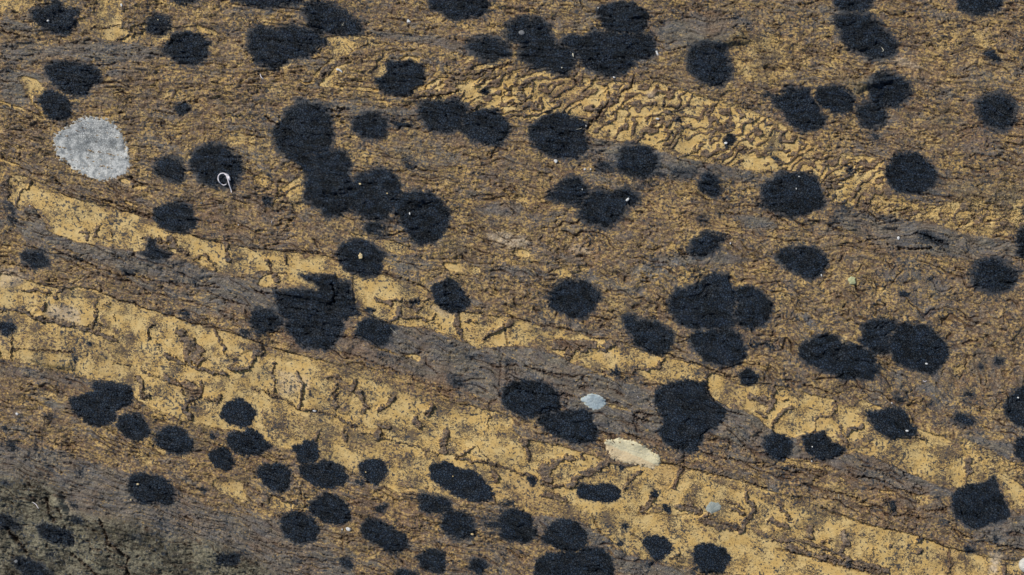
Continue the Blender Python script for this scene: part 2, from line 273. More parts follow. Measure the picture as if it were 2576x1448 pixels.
23|2120,800 2160,770 2210,810 2170,840|.8|.4|small dark lichen right of the big double one, the lower of two
23|1150,950 1200,930 1250,975 1190,990|.5|.7|faint dark smudge below the long black lichen on the right
23|-30,540 20,555 60,600 100,620 60,640 10,600 -40,580|.6|.5|dim ragged streak of lichen left of the long black one
20|940,950 970,920 1030,950 1130,940 1200,960 1290,980 1330,1030 1360,1110 1340,1170 1280,1190 1200,1210 1170,1250 1180,1320 1130,1370 1050,1400 920,1390 860,1340 790,1300 740,1230 710,1150 710,1110 800,1110 880,1050 960,1030|1|.15|large lobed black lichen in the lower left under the ochre band
20|1200,1320 1240,1280 1330,1260 1420,1280 1490,1340 1510,1400 1520,1460 1480,1520 1400,1530 1300,1520 1240,1470 1190,1400|1|.2|round black lichen right below the large lobed one
20|870,555 900,545 935,570 910,590 875,580|.9|.1|tiny dark dot on mottled ochre, the upper of two at the left
20|730,700 765,685 800,710 790,740 760,750 730,725|.9|.1|tiny dark dot on mottled ochre, the lower of two at the left
20|1810,240 1850,228 1910,250 1920,290 1870,310 1820,270|.8|.2|small oval lichen on smooth ochre brown above the long left crack
20|-60,350 0,340 80,350 150,350 185,390 170,440 130,450 100,490 40,470 0,430 -60,420|1|.2|small black lichen on the left edge under a brown strip
20|2220,1240 2270,1170 2350,1120 2430,1115 2500,1160 2540,1210 2590,1250 2560,1310 2520,1390 2470,1415 2380,1400 2290,1370 2230,1310|1|.1|crisp round black lichen on the bright lower left ochre rim
20|460,1260 530,1280 560,1310 500,1330|.6|.7|faint dark spot left of the large lobed lichen
20|30,1400 70,1385 100,1410 60,1440 30,1430|.7|.3|tiny lichen near the left edge above the grey slab
20|390,1030 420,1015 440,1045 400,1055|.6|.4|tiny dark speck left above the large lobed lichen
20|2050,700 2090,690 2120,720 2080,740 2050,725|.55|.4|small dark lichen on a brown vein knot in the ochre
30|1570,60 1620,-20 1700,-60 1800,-60 1880,0 1930,60 1950,130 1940,190 1880,230 1790,230 1700,200 1620,150 1560,90|1|.2|oval black lichen third in the descending row under the ochre
30|2270,110 2300,60 2290,20 2360,0 2450,0 2500,-40 2576,-10 2620,30 2700,110 2725,150 2700,185 2620,230 2540,255 2440,245 2350,210 2290,160|1|.1|black lichen with a pointed right end under the crisp round one
30|2110,20 2150,0 2190,40 2180,80 2130,70|.85|.1|tiny oval lichen left of the one with the pointed right end
30|2110,220 2160,170 2240,165 2320,200 2370,270 2360,340 2300,380 2220,385 2150,340 2100,270|1|.1|small round black lichen below left of the one with a pointed end
30|1310,470 1350,420 1440,405 1530,430 1600,440 1700,490 1750,560 1760,640 1720,750 1640,740 1560,700 1490,730 1400,710 1340,640 1300,560|1|.2|lone broad black lichen on the grey strip of the lower left
30|-80,860 0,840 80,860 150,910 210,980 180,1010 100,1010 0,970 -80,950|.95|.2|black lichen cut by the left edge on the olive slab
30|360,990 380,930 450,920 540,940 640,970 720,1000 760,1060 750,1130 690,1150 600,1130 520,1110 440,1080 390,1040|.95|.2|long oval black lichen in the middle of the olive slab
30|110,1290 180,1270 280,1300 370,1310 420,1360 480,1400 540,1470 540,1520 300,1520 200,1420 150,1350|.95|.3|black lichen cut by the bottom edge at the lower left corner
30|2180,1260 2230,1210 2310,1205 2400,1220 2430,1280 2400,1330 2300,1335 2210,1320|1|.1|very black small oblong lichen near the bottom edge of the olive slab
30|720,870 780,850 860,880 870,920 800,920 740,900|.85|.3|small dark lichen above right of the long oval one on the slab
30|20,510 60,485 110,520 90,555 40,550|.8|.4|small dark lichen at the upper left of the olive slab
30|80,140 120,110 170,130 180,180 120,190|.7|.5|dim lichen at the left edge on the grey strip
30|-20,130 20,120 50,150 10,175 -30,160|.6|.5|dim lichen cut by the left edge on the grey strip
30|460,350 510,340 560,390 530,410 480,390|.65|.4|faint lichen on the grey strip, the left of two
30|770,400 820,380 850,430 810,470 780,450|.6|.6|faint lichen on the grey strip, the right of two
30|1010,620 1040,605 1060,635 1020,650|.6|.4|bluish dot on the grey strip left of the lone broad lichen
30|2020,570 2060,550 2100,590 2070,615 2030,600|.9|.2|tiny black knob left of the pale ochre corner at lower left
30|700,725 740,725 785,750 760,770 710,750|.75|.3|tiny dark lichen above the small dark one on the olive slab
30|480,1220 530,1210 550,1270 510,1280|.6|.5|faint lichen below the long oval one on the olive slab
30|1340,1040 1400,1020 1460,1050 1420,1085 1360,1070|.6|.5|dim lichen in a green hollow of the olive slab
30|2260,1040 2300,1030 2350,1060 2300,1075|.6|.4|dark fleck on the right part of the olive slab
30|2430,1200 2480,1200 2530,1245 2480,1255|.55|.6|dim smear right of the very black oblong lichen
30|150,850 190,845 230,885 190,890|.65|.4|tiny lichen just above the one cut by the left edge
30|1540,915 1600,900 1650,920 1600,940|.5|.6|faint bluish patch on the upper olive slab
31|10,400 50,340 130,320 220,315 300,350 350,410 370,470 340,540 300,590 230,610 150,590 80,540 20,470|1|.2|round black lichen left of the stacked pair on the lower ochre rim
31|355,160 400,130 460,130 490,90 540,70 600,110 610,160 640,210 630,270 590,310 510,330 440,330 410,290 410,220|1|.1|upper curled black lichen of the stacked pair on the lower ochre rim
31|420,340 520,325 640,300 740,285 830,320 900,370 930,430 910,500 850,560 760,580 660,570 560,530 480,480 450,420|1|.1|lower oval black lichen of the stacked pair on the lower ochre rim
31|1020,350 1060,290 1140,270 1240,290 1300,330 1345,390 1320,450 1270,500 1210,540 1140,520 1070,460 1040,410|1|.1|heart shaped black lichen right of the stacked pair
31|980,490 1030,475 1080,490 1110,530 1050,550 985,520|.9|.1|tiny black lichen at the foot of the heart shaped one
31|1740,370 1800,310 1900,290 1970,310 2020,370 2070,390 2140,370 2210,400 2270,450 2310,520 2370,580 2400,640 2390,690 2300,720 2150,700 2020,670 1950,620 1880,560 1800,500 1750,440|1|.1|long two humped black lichen on the lower middle ochre
31|600,670 690,625 770,640 850,660 910,690 940,780 960,850 940,920 830,945 720,920 640,890 560,850 520,790 550,720|1|.2|right one of the touching pair below the stacked lichens
31|250,860 320,820 400,800 500,825 570,870 610,930 630,1010 610,1080 520,1110 430,1140 350,1100 290,1050 250,980 260,920|1|.2|left one of the touching pair below the stacked lichens
31|1060,950 1100,890 1190,885 1280,920 1370,970 1430,1010 1510,1050 1530,1100 1510,1170 1450,1220 1360,1220 1290,1190 1240,1150 1150,1120 1090,1060 1050,1000|1|.3|slanting oblong black lichen in the bottom left middle
31|1640,620 1700,590 1740,640 1850,650 1930,670 1970,740 1950,800 1870,830 1760,820 1660,800 1640,730|1|.3|dark lichen with a crack at its top below the two humped one
31|1860,850 1900,800 1980,790 2080,810 2160,860 2210,920 2200,1020 2180,1080 2080,1090 1960,1060 1880,1000 1840,950 1890,910|1|.4|round black lichen with a pale chip on its lower right rim
31|2250,900 2310,850 2400,850 2480,870 2480,980 2380,1000 2290,970|.6|.7|dim thin lichen left of the fuzzy bottom centre one
32|-140,850 -60,790 0,770 50,790 150,820 200,880 240,950 260,1020 230,1100 150,1130 50,1110 -60,1090 -130,1050 -110,960|1|.3|black lichen at the bottom centre left of the pair at the bottom edge
31|1620,1250 1690,1200 1770,1180 1860,1200 1900,1260 1920,1330 1900,1390 1830,1430 1720,1410 1650,1350 1620,1300|1|.3|round black lichen just above the bottom edge left of centre
31|840,1290 890,1260 960,1290 985,1340 960,1390 900,1380 860,1340|.95|.3|small black lichen near the bottom edge at the rim of the grey slab
31|2150,1330 2200,1270 2270,1270 2340,1340 2350,1370 2290,1400 2280,1448 2210,1430 2150,1380|.9|.4|small greenish black lichen near the bottom centre
31|1400,1400 1480,1375 1580,1390 1630,1430 1640,1500 1400,1500|.9|.3|top of a black lichen cut by the bottom edge left of centre
31|1200,760 1250,730 1320,740 1310,800 1260,820 1210,800|.85|.4|small black lichen between the slanting oblong and the two humped one
31|1530,665 1570,650 1610,685 1560,695|.6|.5|faint smudge left of the lichen with a crack at its top
31|2480,540 2520,520 2540,560 2490,575|.8|.3|tiny dark lichen right of the two humped one
31|360,1280 410,1260 460,1290 410,1310|.55|.6|faint lichen on the grey rim at the bottom left
31|2460,1225 2500,1210 2530,1240 2490,1250|.75|.3|tiny dark lichen above the small greenish black one
31|2470,710 2540,700 2600,720 2560,750 2480,740|.7|.6|dim fringe lichen right below the end of the two humped one
32|280,1060 330,1010 380,930 450,880 530,870 620,890 700,950 750,1020 770,1100 740,1150 640,1200 560,1200 480,1180 400,1140 310,1120|1|.1|upper black lichen of the big pair at the bottom edge
32|220,1310 290,1250 380,1220 480,1240 540,1200 640,1200 760,1150 880,1170 970,1230 1020,1300 1030,1370 1010,1500 220,1500 210,1400|1|.1|lower black lichen of the big pair, cut by the bottom edge
32|640,560 700,520 780,530 840,540 900,510 1000,520 1050,570 1090,600 1100,660 1060,700 990,725 900,710 850,690 770,705 690,680 650,620|1|.1|fish shaped black lichen below the cream coloured patch
32|1320,1060 1370,1040 1430,1060 1500,1040 1550,1080 1630,1150 1600,1220 1540,1260 1490,1310 1440,1300 1400,1260 1340,1200 1310,1120|1|.1|diamond shaped black lichen near the bottom right of centre
32|1830,1160 1900,1140 2000,1120 2090,1140 2160,1190 2200,1260 2200,1330 2150,1400 2080,1440 1980,1440 1880,1400 1840,1320 1820,1240|1|.1|very round black lichen near the bottom right of centre
32|1500,750 1550,730 1600,750 1620,800 1570,830 1520,800|.95|.1|small round black lichen left of the small blue grey patch
32|1390,610 1440,585 1490,620 1450,660 1400,650|.85|.1|small dark lichen above a brown vein in the lower ochre
32|1080,920 1130,900 1180,930 1190,980 1140,1010 1090,970|.85|.2|small oval lichen above left of the diamond shaped one
32|1050,1110 1090,1085 1140,1120 1110,1165 1060,1150|.9|.1|tiny oval lichen on an ochre strip left of the diamond shaped one
32|1060,1190 1110,1180 1150,1220 1110,1250|.5|.6|faint lichen under the tiny oval one left of the diamond
32|1330,1320 1400,1310 1430,1340 1370,1360|.6|.5|dim lichen under the diamond shaped one
32|1800,1390 1850,1370 1890,1420 1840,1430|.8|.3|small lichen at the lower left foot of the very round one
32|140,460 190,450 250,490 240,540 200,550 150,510|.95|.1|small black lichen left of a brown strip in the lower middle
32|1070,340 1120,330 1145,370 1100,390|.8|.2|small dark lichen just under the cream coloured patch
32|700,150 740,140 750,165 715,175|.75|.2|tiny lichen left of the cream coloured patch
32|1755,665 1780,655 1795,680 1770,695|.75|.2|tiny dot of lichen upper left of the small blue grey patch
32|1360,550 1400,535 1440,570 1390,585|.7|.3|tiny dark lichen right of the fish shaped one
33|-40,60 20,15 120,20 210,60 250,120 240,190 200,260 100,280 20,260 -20,220 -50,140|1|.2|round black lichen on the grey step left of the pointed one
33|320,60 420,40 500,20 520,-20 590,-20 580,50 650,100 730,140 780,190 740,220 680,260 560,280 460,260 400,230 360,170|1|.1|pointed black lichen with an upward horn on the grey step
33|1840,690 1850,630 1900,580 1980,560 2010,540 2120,510 2240,500 2270,440 2310,460 2320,540 2360,640 2390,720 2430,800 2420,870 2330,920 2200,940 2110,970 2010,960 1920,900 1870,840 1840,770|1|.2|big triangular black lichen in the lower right
33|2470,110 2520,60 2600,40 2660,100 2660,340 2560,300 2480,250 2490,180|1|.2|black lichen cut by the right edge, lowest of those on that edge
33|1170,700 1280,670 1270,720 1300,760 1270,840 1230,830 1200,780 1160,750|.8|.2|teal grey lichen in the brown layer of the lower right
33|1020,775 1100,765 1095,800 1035,795|.75|.3|small dark lichen left of the teal grey one
33|780,1300 840,1295 845,1345 785,1345|.8|.3|small dark lichen on the spindle shaped brown strip at the lower right
33|1970,1170 2030,1155 2100,1200 2100,1240 2030,1240 1980,1210|.75|.3|dim lichen on the brown strip below the triangular one
33|2260,1060 2310,1060 2320,1110 2270,1120|.75|.4|small lichen below right of the triangular one
33|2040,1110 2090,1100 2110,1130 2060,1150|.65|.4|tiny dim lichen just above the dim one below the triangular lichen
33|60,1380 110,1395 100,1430 65,1410|.7|.2|tiny dark lichen near the bottom edge on the lower right ochre
33|1700,890 1780,895 1835,925 1780,940|.75|.4|narrow dark lichen left of the foot of the triangular one
33|2290,1165 2330,1160 2340,1190 2300,1195|.65|.3|tiny lichen above the white pebble to its left
33|130,345 190,345 230,365 160,378|.75|.3|dark sliver of lichen on a crack below the round one on the grey step
33|1650,640 1740,630 1760,665 1690,675|.55|.6|faint lichen left of the triangular one on the grey layer
"""
# ------------------------------------------------------------------ bare ochre rock: tile | outline | cleanness | edge softness | part label
OCHRE = """
00|760,200 880,180 960,120 980,-60 1240,-60 1200,60 1250,100 1330,110 1300,190 1230,240 1180,300 1250,290 1400,250 1470,220 1500,300 1430,330 1600,360 1700,270 1900,270 2040,260 2200,340 2230,370 2000,330 1750,330 1620,460 1400,440 1170,420 1000,380 870,330 850,290 730,270|.85|3|ochre patch
00|-40,70 120,100 180,130 270,140 300,60 480,20 200,-30 -40,-30|.75|4|ochre patch
00|140,780 250,760 350,800 480,880 600,920 610,960 480,960 300,960 340,1060 440,1180 500,1240 440,1220 370,1080 280,980 220,850|.85|4|ochre patch
00|-20,1010 200,1080 350,1140 420,1220 330,1170 150,1090 -20,1030|.85|3|ochre sliver
00|-40,1230 20,1240 40,1320 -40,1360|.9|4|ochre patch
00|1860,860 2020,870 2100,820 2400,760 2500,760 2420,860 2150,1000 1850,1010 1600,1000 1500,960 1600,920|.6|10|mottled ochre patch
00|2000,1330 2300,1330 2520,1310 2576,1380 2576,1448 2150,1448|.66|8|mottled ochre patch
00|1050,930 1300,930 1330,1060 1250,1100 1180,1000|.6|8|mottled ochre patch
01|620,350 720,380 900,360 1100,390 1200,440 1340,430 1300,470 1180,460 960,540 860,560 760,560 730,500 640,560 550,590 560,540 640,460 700,440 700,400|.72|4|ochre patch
01|220,680 340,590 370,590 360,640 300,690 400,780 480,830 550,830 560,760 640,690 760,600 760,540 860,560 820,620 720,650 640,740 570,840 480,850 400,800 270,720|.85|4|ochre patch
01|640,850 680,800 750,740 800,680 960,620 950,650 830,680 800,780 760,820 800,870 900,865 1200,890 1250,930 1060,910 720,880 660,870|.9|3|ochre patch
01|1270,580 1210,600 1210,680 1130,730 1180,770 1260,770 1310,740 1300,640 1310,540 1400,500 1280,500|.88|4|ochre patch
01|1400,630 1540,590 1640,610 1640,570 1500,575|.75|4|ochre sliver
01|1560,900 1700,860 1860,780 1950,800 1930,860 1870,900 1760,910 1640,920 1620,970 1560,950|.85|5|ochre patch
01|1600,985 1700,1025 1830,1000 1850,1040 1960,1020 2060,990 2160,920 2170,860 2300,760 2480,700 2600,680 2600,630 2400,700 2080,850 2050,940 1940,970 1740,975|.9|3|ochre patch
01|2030,750 2300,640 2480,620 2400,670 2200,720 2080,780|.8|4|ochre sliver
01|2100,1110 2260,1070 2380,1050 2480,950 2520,880 2600,800 2600,1000 2450,1050 2400,1090 2200,1120 2140,1135|.8|4|ochre patch
01|2440,1160 2600,1080 2600,1200 2500,1185|.85|4|ochre patch
D|1075,232 1140,218 1230,200 1300,182 1345,163 1440,195 1560,212 1640,206 1700,218 1760,247 1830,262 1920,292 1990,330 2055,378 2130,398 2200,395 2225,440 2220,500 2190,520 2150,525 2100,515 2070,480 2060,440 1990,428 1920,432 1850,420 1760,405 1700,393 1650,372 1590,362 1540,350 1480,345 1475,305 1400,285 1335,300 1285,300 1250,268 1200,255 1130,255|.80|5.5|broad mottled ochre field
D|1478,345 1490,290 1560,260 1700,262 1730,300 1700,330 1600,330 1560,345|.86|8|
D|1290,195 1345,168 1440,195 1500,210 1480,240 1430,262 1330,290 1300,260|.82|8|
D|1655,372 1720,340 1800,325 1900,330 1990,345 1960,380 1860,385 1760,400|.84|8|
D|2050,385 2140,392 2220,400 2215,430 2150,480 2070,470|.80|7|
D|2080,498 2200,488 2300,515 2400,512 2600,490 2600,590 2450,592 2350,560 2200,532|.68|12|mottled ochre strip
D|1830,85 1900,75 2030,120 2050,150 1980,190 1900,215 1850,205 1830,150|.6|12|mottled ochre patch
D|2320,95 2430,70 2520,120 2480,140 2380,140|.62|9|pale mottled ochre patch
D|2400,150 2480,125 2576,130 2576,170 2450,170|.45|12|
D|2330,400 2400,380 2480,400 2420,440|.52|10|
10|-40,180 120,300 330,350 480,420 640,520 800,560 960,600 1200,660 1420,740 1560,780 1640,870 1780,900 1900,900 1980,950 2160,980 2240,1000 2576,1060 2620,1310 2430,1300 2420,1350 2200,1290 2100,1250 1960,1190 1900,1150 1850,1170 1730,1090 1670,1060 1600,990 1560,960 1480,960 1460,1080 1330,1075 1200,1055 980,1015 860,1005 700,960 520,890 470,850 430,760 350,650 290,630 210,680 140,620 50,560 110,430 90,380 -40,410|.86|3|left ochre band
10|-30,130 40,150 110,190 180,220 230,250 160,240 60,190 -30,160|.85|3|ochre sliver
10|1180,370 1230,345 1300,365 1310,410 1240,400|.95|3|small pale orange patch
10|1330,420 1470,420 1460,460 1340,450|.9|3|small ochre patch
10|1240,570 1330,600 1440,640 1440,660 1380,640 1250,600|.85|3|ochre sliver
11|-60,1060 250,1085 700,1115 830,1180 900,1240 960,1330 980,1440 930,1400 830,1375 790,1300 740,1310 640,1325 520,1310 430,1305 600,1400 660,1450 640,1490 400,1450 130,1448 0,1420 60,1340 190,1305 300,1310 190,1290 90,1270 -60,1290|.87|3|ochre band below the thin crack
11|950,890 1000,920 1200,940 1330,960 1500,1020 1610,1090 1590,1110 1450,1110 1330,1080 1180,990 960,930|.85|3|long ochre lens
11|1870,1190 1920,1185 2000,1210 2150,1220 2240,1240 2270,1290 2200,1320 2050,1300 1920,1260|.92|2|ochre lens
11|340,940 400,920 440,945 380,955|.85|3|ochre sliver
11|-10,870 120,870 100,900 0,890|.8|3|ochre sliver
11|0,470 230,440 240,480 100,490 0,510|.85|3|ochre patch
11|150,660 200,540 250,470 330,400 440,340 520,360 510,440 480,500 500,700 440,720 380,680 360,590 310,580 260,640|.66|5|ochre patch
11|860,30 960,0 1000,60 1130,90 1200,150 1050,280 960,330 960,200|.6|6|mottled ochre patch
12|0,1080 100,1060 180,1090 150,1150 30,1130|.8|4|ochre patch
12|400,1290 480,1250 580,1270 600,1340 520,1340|.82|4|ochre patch
12|660,1230 720,1220 800,1250 720,1310|.8|4|ochre patch
12|1400,1340 1480,1330 1470,1360 1420,1350|.8|3|ochre sliver
12|1290,1380 1400,1390 1380,1410 1300,1400|.9|3|ochre sliver
12|1660,1350 1780,1260 1960,1270 2030,1320 1880,1370 1760,1420 1680,1430|.66|6|mottled ochre patch
12|640,700 800,760 1000,840 900,880 600,760|.4|12|
12|1300,550 1700,560 2300,780 2300,880 1900,900 1500,700|.5|20|
21|980,-180 1250,-130 1500,-60 1700,0 1760,80 1850,200 1960,260 2140,240 2350,290 2620,300 2620,575 2400,600 2200,600 2130,560 1980,500 1850,450 1700,400 1550,380 1380,370 1340,330 1200,300 1170,260 1220,220 1080,200 990,200 980,60|.9|3|central ochre band
21|-60,500 60,470 150,450 300,580 400,620 400,650 150,600|.55|10|
21|1420,690 1650,665 1640,760 1560,700|.85|3|ochre pocket
21|1140,570 1200,590 1380,650 1440,680 1300,640|.75|4|ochre sliver
22|-40,290 220,370 500,420 700,480 880,520 1040,530 1200,590 1400,660 1500,700 1900,770 1960,860 1960,940 1500,950 1400,930 1250,880 1200,860 1100,830 900,820 700,790 600,760 500,690 400,640 300,590 180,590 -40,575|.88|3|central ochre band, right part
22|1960,860 2100,880 2250,960 2350,990 2500,960 2620,975 2780,1010 2980,1065 3180,1120 3340,1130 3480,1130 3760,1210 3560,1240 3580,1350 3650,1420 3730,1480 3800,1500 4000,1520 4076,1500 3976,1280 4120,1460 4300,1478 4476,1578 4676,1648 4900,1800 5200,2050 5200,2290 5020,2228 4960,2148 4900,1918 4870,1968 4690,1988 4460,2028 4180,1948 3876,1808 3736,1738 3556,1678 3396,1618 3306,1608 3276,1548 3216,1528 3156,1468 3096,1428 2996,1458 2876,1500 2700,1500 2576,1420 2450,1290 2300,1230 2160,1200 2050,1130 1980,1060|.82|3|lower right ochre band
23|700,1110 780,1100 850,1130 950,1150 1180,1210 1000,1230 820,1170|.9|3|
20|-40,-160 140,-130 300,-60 640,20 880,-10 1200,125 1420,200 1700,280 1950,370 2200,420 2400,480 2620,560 2800,620 2976,670 3276,740 3476,800 3876,850 4076,950 4376,1080 4576,1170 4876,1220 5156,1290 5160,1500 5650,1590 5800,1640 6000,1700 6250,1820 6650,1760 6880,1800 7150,1870 7450,1940 7728,2040 8278,2208 8728,2378 9228,2498 9548,2618 9928,2718 10500,2760 10500,2900 7400,2900 7300,2860 6950,2810 6650,2760 6500,2730 6300,2640 6200,2560 6050,2470 5930,2400 5750,2290 5350,2270 5152,2160 5000,2190 4976,2070 4776,2140 4500,2120 4300,2090 4120,2050 4076,2070 3806,1990 3606,1910 3476,1810 3376,1770 3176,1700 3050,1620 2850,1620 2676,1560 2500,1448 2300,1430 2000,1370 1850,1330 1700,1270 1480,1170 1380,1130 1300,990 1130,930 940,930 800,880 600,830 450,800 200,750 -40,700|.8|3|great lower ochre band
20|-40,230 60,290 100,310 300,350 600,420 900,520 1180,580 1380,650 1600,820 1500,860 1200,740 800,680 300,640 -40,600|.64|8|
20|0,-80 300,0 420,100 400,260 200,220 -40,170|.9|6|
20|640,20 900,20 1000,130 940,300 860,370 500,270 460,240|.97|6|
20|1000,160 1400,220 1500,340 1480,560 1300,520 1000,370|.88|6|
20|1500,520 1600,640 1500,640 1380,580|.98|4|
20|2050,440 2400,520 2500,640 2400,740 2200,620|.95|4|
21|-150,620 60,570 400,720 500,780 520,870 700,1000 700,1180 480,1190 200,1080 0,970 -300,880|.92|6|
21|550,850 900,900 1000,1200 900,1300 500,1200|.85|8|
21|1000,820 1500,900 1900,1100 2300,1250 2100,1280 1700,1150 1400,1000|.5|14|
21|500,700 900,760 1400,860 1500,950 1100,900 700,830|.55|12|
31|650,20 850,20 1000,260 1100,300 1300,340 1650,440 1900,600 1650,590 1300,520 1080,430 800,290 660,240|.92|5|
31|0,-300 600,-120 1000,0 1500,160 1700,400 1400,370 1100,270 800,100 300,50 100,20|.62|12|
30|2160,480 2400,470 2480,640 2430,720 2250,640 2150,560|.93|6|pale smooth ochre corner
30|700,210 1000,180 1300,300 1700,380 1600,420 1250,360 1000,320|.42|14|
31|130,640 300,700 400,750 250,830 120,810|.9|5|
31|400,620 600,640 520,680 430,680|.5|6|
32|1370,820 1400,760 1500,760 1520,820|.97|3|
32|420,420 560,330 640,350 560,460 500,490|.97|4|
32|2200,830 2280,940 2240,960 2120,880|.97|3|
32|2400,900 2576,880 2700,1100 2500,1060 2380,960|.93|5|
32|1640,1200 1820,1190 1850,1350 1700,1330 1620,1280|.92|4|
32|880,1030 1060,1090 1180,1130 1300,1220 1500,1320 1300,1290 1130,1220 1060,1130 940,1060|.96|4|
33|820,100 1080,20 1150,120 1000,200 880,160|.92|4|
33|580,30 720,60 700,100 620,80|.95|3|
33|1900,40 2200,180 2500,330 2620,380 2620,560 2350,420 2000,300|.72|8|
33|1800,1230 2200,1290 2576,1330 2700,1500 1850,1500|.74|8|
33|-100,620 200,650 500,760 800,880 400,820 0,720|.55|10|
32|1900,440 2300,540 2576,620 2576,700 2200,560|.5|10|
32|0,640 300,660 700,760 900,900 700,900 300,820 0,720|.6|10|
33|150,470 450,640 700,720 1000,820 1100,900 800,850 400,720 100,600|.5|10|ochre brown strip
33|1450,640 1600,640 1640,720 1500,740|.62|6|ochre patch
33|700,450 820,490 800,500 720,475|.9|2|ochre sliver
33|1080,580 1230,600 1300,640 1150,610|.8|3|ochre sliver
33|30,250 400,290 640,350 640,400 350,350 100,330|.55|6|mottled ochre strip
22|950,1165 1100,1190 1190,1230 1000,1210|.75|4|
D|0,560 40,575 60,600 40,680 0,668|.5|10|
"""
# ------------------------------------------------------------------ thicker grey brown layers: tile | outline | soft | label
GREY = """
D|0,112 50,118 110,122 200,100 275,106 410,122 412,140 320,160 235,162 120,135 0,150|12|grey layer at the upper left
D|0,45 60,55 100,85 60,80 0,78|8|grey layer
D|0,165 60,180 110,185 105,215 60,235 20,200 0,205|8|grey layer
D|0,205 40,210 65,240 80,265 50,265 0,255|8|grey layer
D|900,60 960,80 1060,90 1175,105 1230,150 1200,150 1080,110 960,100|8|grey layer under the top edge
D|715,245 800,250 920,270 1060,275 1060,290 900,290 760,268|8|grey layer
D|0,550 40,560 110,552 120,580 175,605 300,630 360,632 475,660 550,690 644,710 700,740 740,750 800,775 870,800 900,820 860,830 780,790 640,735 500,700 350,695 250,660 175,625 110,610 40,595 0,580|6|long grey layer below the left ochre band
D|480,670 560,700 640,722 700,770 640,790 560,740 460,720 360,710 420,690|6|grey layer
21|-100,40 880,500 1000,500 1380,385 1600,385 1850,460 2130,580 2576,600 2776,600 3176,750 3576,920 3876,1000 4006,1050 4076,1300 4100,1500 3430,1450 3300,1300 3070,1180 2976,1060 2776,940 2540,1040 2430,1150 2000,1010 1500,870 1300,790 1000,680 780,620 500,600|5|broad grey layer across the centre
33|-500,-280 -100,-240 100,-180 400,-100 250,80 380,260 700,250 900,210 1160,290 1400,400 1650,520 1880,600 1840,660 1650,650 1400,600 1100,520 850,460 600,330 400,280 0,270 -150,200 -600,60 -650,-50|5|grey step above the lower right crack
D|1480,347 1560,357 1660,380 1740,405 1850,420 1910,440 1900,462 1800,440 1700,450 1600,440 1480,400|9|grey brown layer
D|1815,537 1900,543 1960,560 1950,580 1880,575 1825,557|8|grey tongue
D|2085,515 2200,540 2350,560 2420,590 2576,612 2576,655 2400,650 2250,625 2120,585|8|folded grey layer on the right
D|1620,660 1680,645 1780,640 1850,640 1900,660 1800,665 1700,672|8|grey tongue
D|1190,520 1240,512 1310,508 1320,530 1270,545 1200,540|8|grey patch
D|1640,60 1800,30 1900,45 1890,85 1830,130 1740,120 1660,130|16|grey patch at the top
D|1840,182 1930,182 1935,215 1860,215|9|dark grey patch
D|640,840 740,870 800,870 780,890 700,875|8|grey layer
D|-40,1118 100,1124 180,1140 250,1165 330,1185 400,1215 480,1250 560,1290 640,1300 720,1330 780,1360 860,1400 900,1448 920,1520 -40,1520|7|grey and olive slab in the lower left corner
32|980,1180 1200,1220 1500,1350 1800,1390 1900,1520 980,1520|7|grey layer at the bottom edge
32|220,830 560,850 740,960 960,1060 1040,1150 780,1140 700,960 500,870 330,990 260,1000|6|grey layer
33|2430,820 2640,860 2640,1190 2300,1120 2000,980 1950,930 2200,940|6|grey layer at the right edge
33|2080,60 2260,90 2480,110 2480,240 2300,220 2080,120|6|grey layer
22|620,-300 760,-240 850,-100 720,-120|9|
12|1400,1150 1700,1120 1850,1100 1700,1200 1450,1230|8|grey tongue
D|1250,660 1400,690 1390,700 1270,690|8|
D|1150,880 1200,870 1290,885 1280,905 1180,900|6|
20|0,760 300,790 700,880 1000,980 900,1000 500,950 0,900|16|
32|1860,1000 2100,960 2250,980 2300,1060 2576,1060 2576,1100 2300,1120 2000,1010|8|grey brown layer
"""
